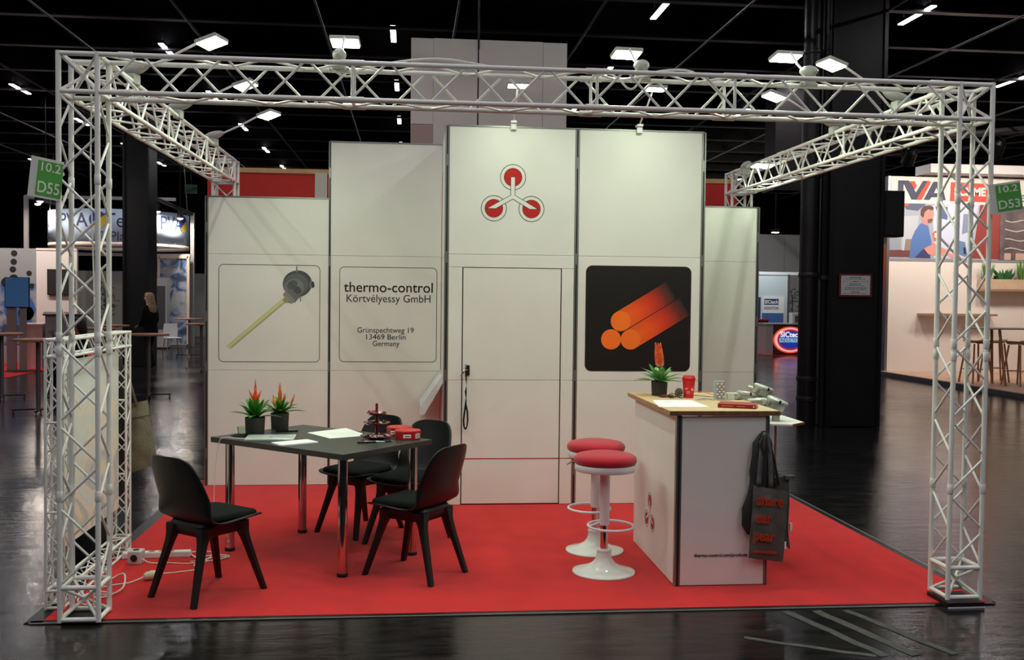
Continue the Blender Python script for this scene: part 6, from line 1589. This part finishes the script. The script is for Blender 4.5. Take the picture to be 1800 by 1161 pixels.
# illuminated counter stand behind
t = thing('illuminated_counter', 'counter with glowing red and blue round sign beside the black pipe', 'counter', (13.7, 25.2, 0.004), 0.0)
MB().span((-0.85, 0, 0), (-0.6, 0.7, 0.95)).build('side_panel', mat('counter_side', (178, 172, 172), 0.6), t)
MB().span((-0.6, 0, 0.0), (0.9, 0.7, 0.95)).build('counter_body', m_blackhall, t); MB().span((-0.9, -0.05, 0.95), (0.95, 0.75, 0.99)).build('worktop', mat('counter_side'), t)
def glow(nm, c, e): return mat(nm, c, 0.4, emit=e)
def disc(cx, cz, rx, rz, y, m, nm):
    MB().loft([[(cx+rx*math.cos(2*PI*i/40), yy, cz+rz*math.sin(2*PI*i/40)) for i in range(40)] for yy in (y, y-0.008)]).build(nm, m, t)
MB().span((-0.58, -0.012, 0.03), (0.88, -0.002, 0.92)).build('screen', glow('screen_maroon', (60, 16, 22), 0.4), t)
disc(-0.05, 0.475, 0.56, 0.42, -0.014, glow('glow_orange', (240, 96, 56), 0.7), 'glow_ring'); disc(-0.05, 0.475, 0.51, 0.38, -0.024, glow('glow_pink', (255, 196, 196), 0.7), 'glow_ring'); disc(-0.05, 0.475, 0.43, 0.33, -0.034, glow('glow_red', (220, 50, 60), 0.55), 'glow_ring')
for k in range(40):
    a = 2*PI*k/40; boxpart('gear_tooth', (-0.05+0.455*math.cos(a), -0.036, 0.475+0.342*math.sin(a)), (0.035, 0.01, 0.035), glow('glow_pink', (255, 196, 196), 0.7), t, (0, -a, 0))
disc(-0.05, 0.475, 0.385, 0.28, -0.044, glow('glow_blue', (40, 60, 170), 0.7), 'glow_disc')
MB().span((-0.41, -0.058, 0.40), (0.31, -0.053, 0.53)).build('white_bar', glow('glow_cyan', (170, 220, 255), 0.75), t)
text('SICtech', 0.23, glow('glow_white', (255, 255, 255), 0.95), t, (-0.05, -0.056, 0.565), width=0.66, bold=0.006)
text('INDUCTION', 0.15, mat('glow_text_navy', (40, 50, 130), 0.5), t, (-0.05, -0.062, 0.415), width=0.66, bold=0.003)
t = thing('far_stand_wall', 'pale blue-white stand wall behind the illuminated counter', 'wall', (13.4, 27.4, -0.003))
MB().span((-1.6, 0, 0), (1.0, 0.1, 2.62)).build('wall_board', mat('pale_blue_wall', (196, 210, 214), 0.6), t); MB().span((-1.6, -0.03, 2.58), (1.7, 0.1, 2.68)).build('top_rail', mat('rail_white', (216, 222, 222), 0.5), t)
MB().span((0.98, -0.03, 0), (1.06, 0.1, 2.6)).build('wall_post', m_alu, t)
t = thing('stand_banner', 'white and blue lettered banner hung on the pale stand wall', 'banner', (13.75, 27.372, 0.95))
MB().span((-0.24, 0, 0), (0.52, 0.02, 0.9)).build('white_sheet', m_paper, t); MB().span((-0.24, -0.006, 0.02), (0.5, -0.001, 0.34)).build('blue_print', mat('print_blue', (70, 110, 170), 0.5), t)
MB().span((-0.18, -0.006, 0.62), (0.32, -0.001, 0.82)).build('blue_plate', mat('print_navy', (50, 66, 120), 0.5), t)
text('SICtech', 0.17, m_paper, t, (0.07, -0.008, 0.66), width=0.46, bold=0.004); text('INDUCTION', 0.12, mat('print_navy'), t, (0.07, -0.008, 0.47), width=0.5, bold=0.002)
t = thing('stand_banner', 'dark blue product banner left of the lettered one', 'banner', (13.15, 27.372, 0.9))
MB().span((-0.3, 0, 0), (0.3, 0.02, 0.92)).build('blue_sheet', mat('print_darkblue', (34, 56, 104), 0.5), t); MB().lathe([(0.15, -0.01), (0.15, 0)], 20, (0.0, -0.01, 0.55), Matrix.Rotation(PI/2, 3, 'X')).build('printed_disc', mat('print_beige', (196, 170, 150), 0.5), t)
t = thing('white_device', 'white boxy device standing on the far counter', 'device', (14.0, 25.55, 0.987)); MB().box((0, 0, 0.17), (0.42, 0.3, 0.34)).build('housing', m_whitemet, t, bevel=0.01); MB().box((0.02, -0.155, 0.14), (0.3, 0.01, 0.22)).build('window', mat('device_dark', (90, 96, 104), 0.3), t)
t = thing('display_unit', 'low grey unit with tilted white tablet on the far counter', 'device', (14.42, 25.5, 0.987)); MB().box((0, 0, 0.06), (0.4, 0.25, 0.12)).build('housing', mat('unit_grey', (170, 170, 164), 0.5), t); MB().box((-0.02, -0.02, 0.24), (0.05, 0.2, 0.26), (0, -0.7, 0)).build('tablet', m_whitemet, t)
t = thing('stand_cabinet', 'black and red storage cabinet behind the far counter', 'cabinet', (13.1, 26.25, 0.004))
MB().span((-0.3, 0, 0.55), (0.22, 0.4, 1.05)).build('dark_box', m_blackhall, t); MB().span((-0.32, -0.02, 1.05), (0.24, 0.42, 1.1)).build('red_top', m_redbox, t); MB().span((-0.3, 0, 0), (0.22, 0.4, 0.53)).build('base_unit', mat('unit_pale', (176, 160, 160), 0.6), t)
for x in (-0.18, 0.04):
    s = thing('product_stack', 'stack of red and white packs %s before the far cabinet' % ('left' if x < 0 else 'right'), 'packs', (13.1+x, 26.02, 0.004))
    for k in range(5): boxpart('pack', (0, 0, 0.06+0.12*k), (0.15, 0.12, 0.11), m_redbox if k % 2 else m_paper, s)
s = thing('stand_floodlight', 'floodlight over the pale stand wall beyond the booth', 'floodlight', (13.4, 26.0, 3.9))  # added lamp that lifts the pale wall, too dark without it
MB().box((0, 0, 0.06), (0.24, 0.18, 0.1)).build('housing', m_blackhall, s, bevel=0.01)
MB().box((0, 0, 0.0), (0.2, 0.14, 0.02)).build('lens', mat('spot_lens_far'), s)
rod('hanger', (0, 0, 0.1), (0, 0, 3.7), 0.012, m_blackhall, s)
area('lamp_light', (0, 0, -0.015), (0.2, 0.14), 90, (0.94, 0.98, 1.0), s, rot=(0.4, 0, 0))
tag(MB().span((11.8, 24.9, -0.003), (14.9, 29, 0.004)).build('carpet', m_redcar), 'dark red carpet of the stand with the illuminated counter', 'carpet')
shrub((14.75, 27.9, 0.004), 2.1, 0.4, 'slim potted bamboo beside the pale stand wall', 41)
t = thing('exit_sign', 'small green exit sign hanging in the dark left of the booth', 'sign', (-4.9, 26.0, 4.75)); MB().box((0, 0, 0.14), (0.36, 0.05, 0.27), (0, 0, 0.4)).build('sign_box', mat('exit_green', (52, 84, 66), 0.5), t); MB().box((-0.02, -0.03, 0.14), (0.12, 0.01, 0.12), (0, 0, 0.4)).build('arrow_print', mat('exit_white', (120, 150, 130), 0.5), t); rod('suspension_wire', (0, 0, 0.27), (0, 0, 2.8), 0.01, m_blackhall, t)
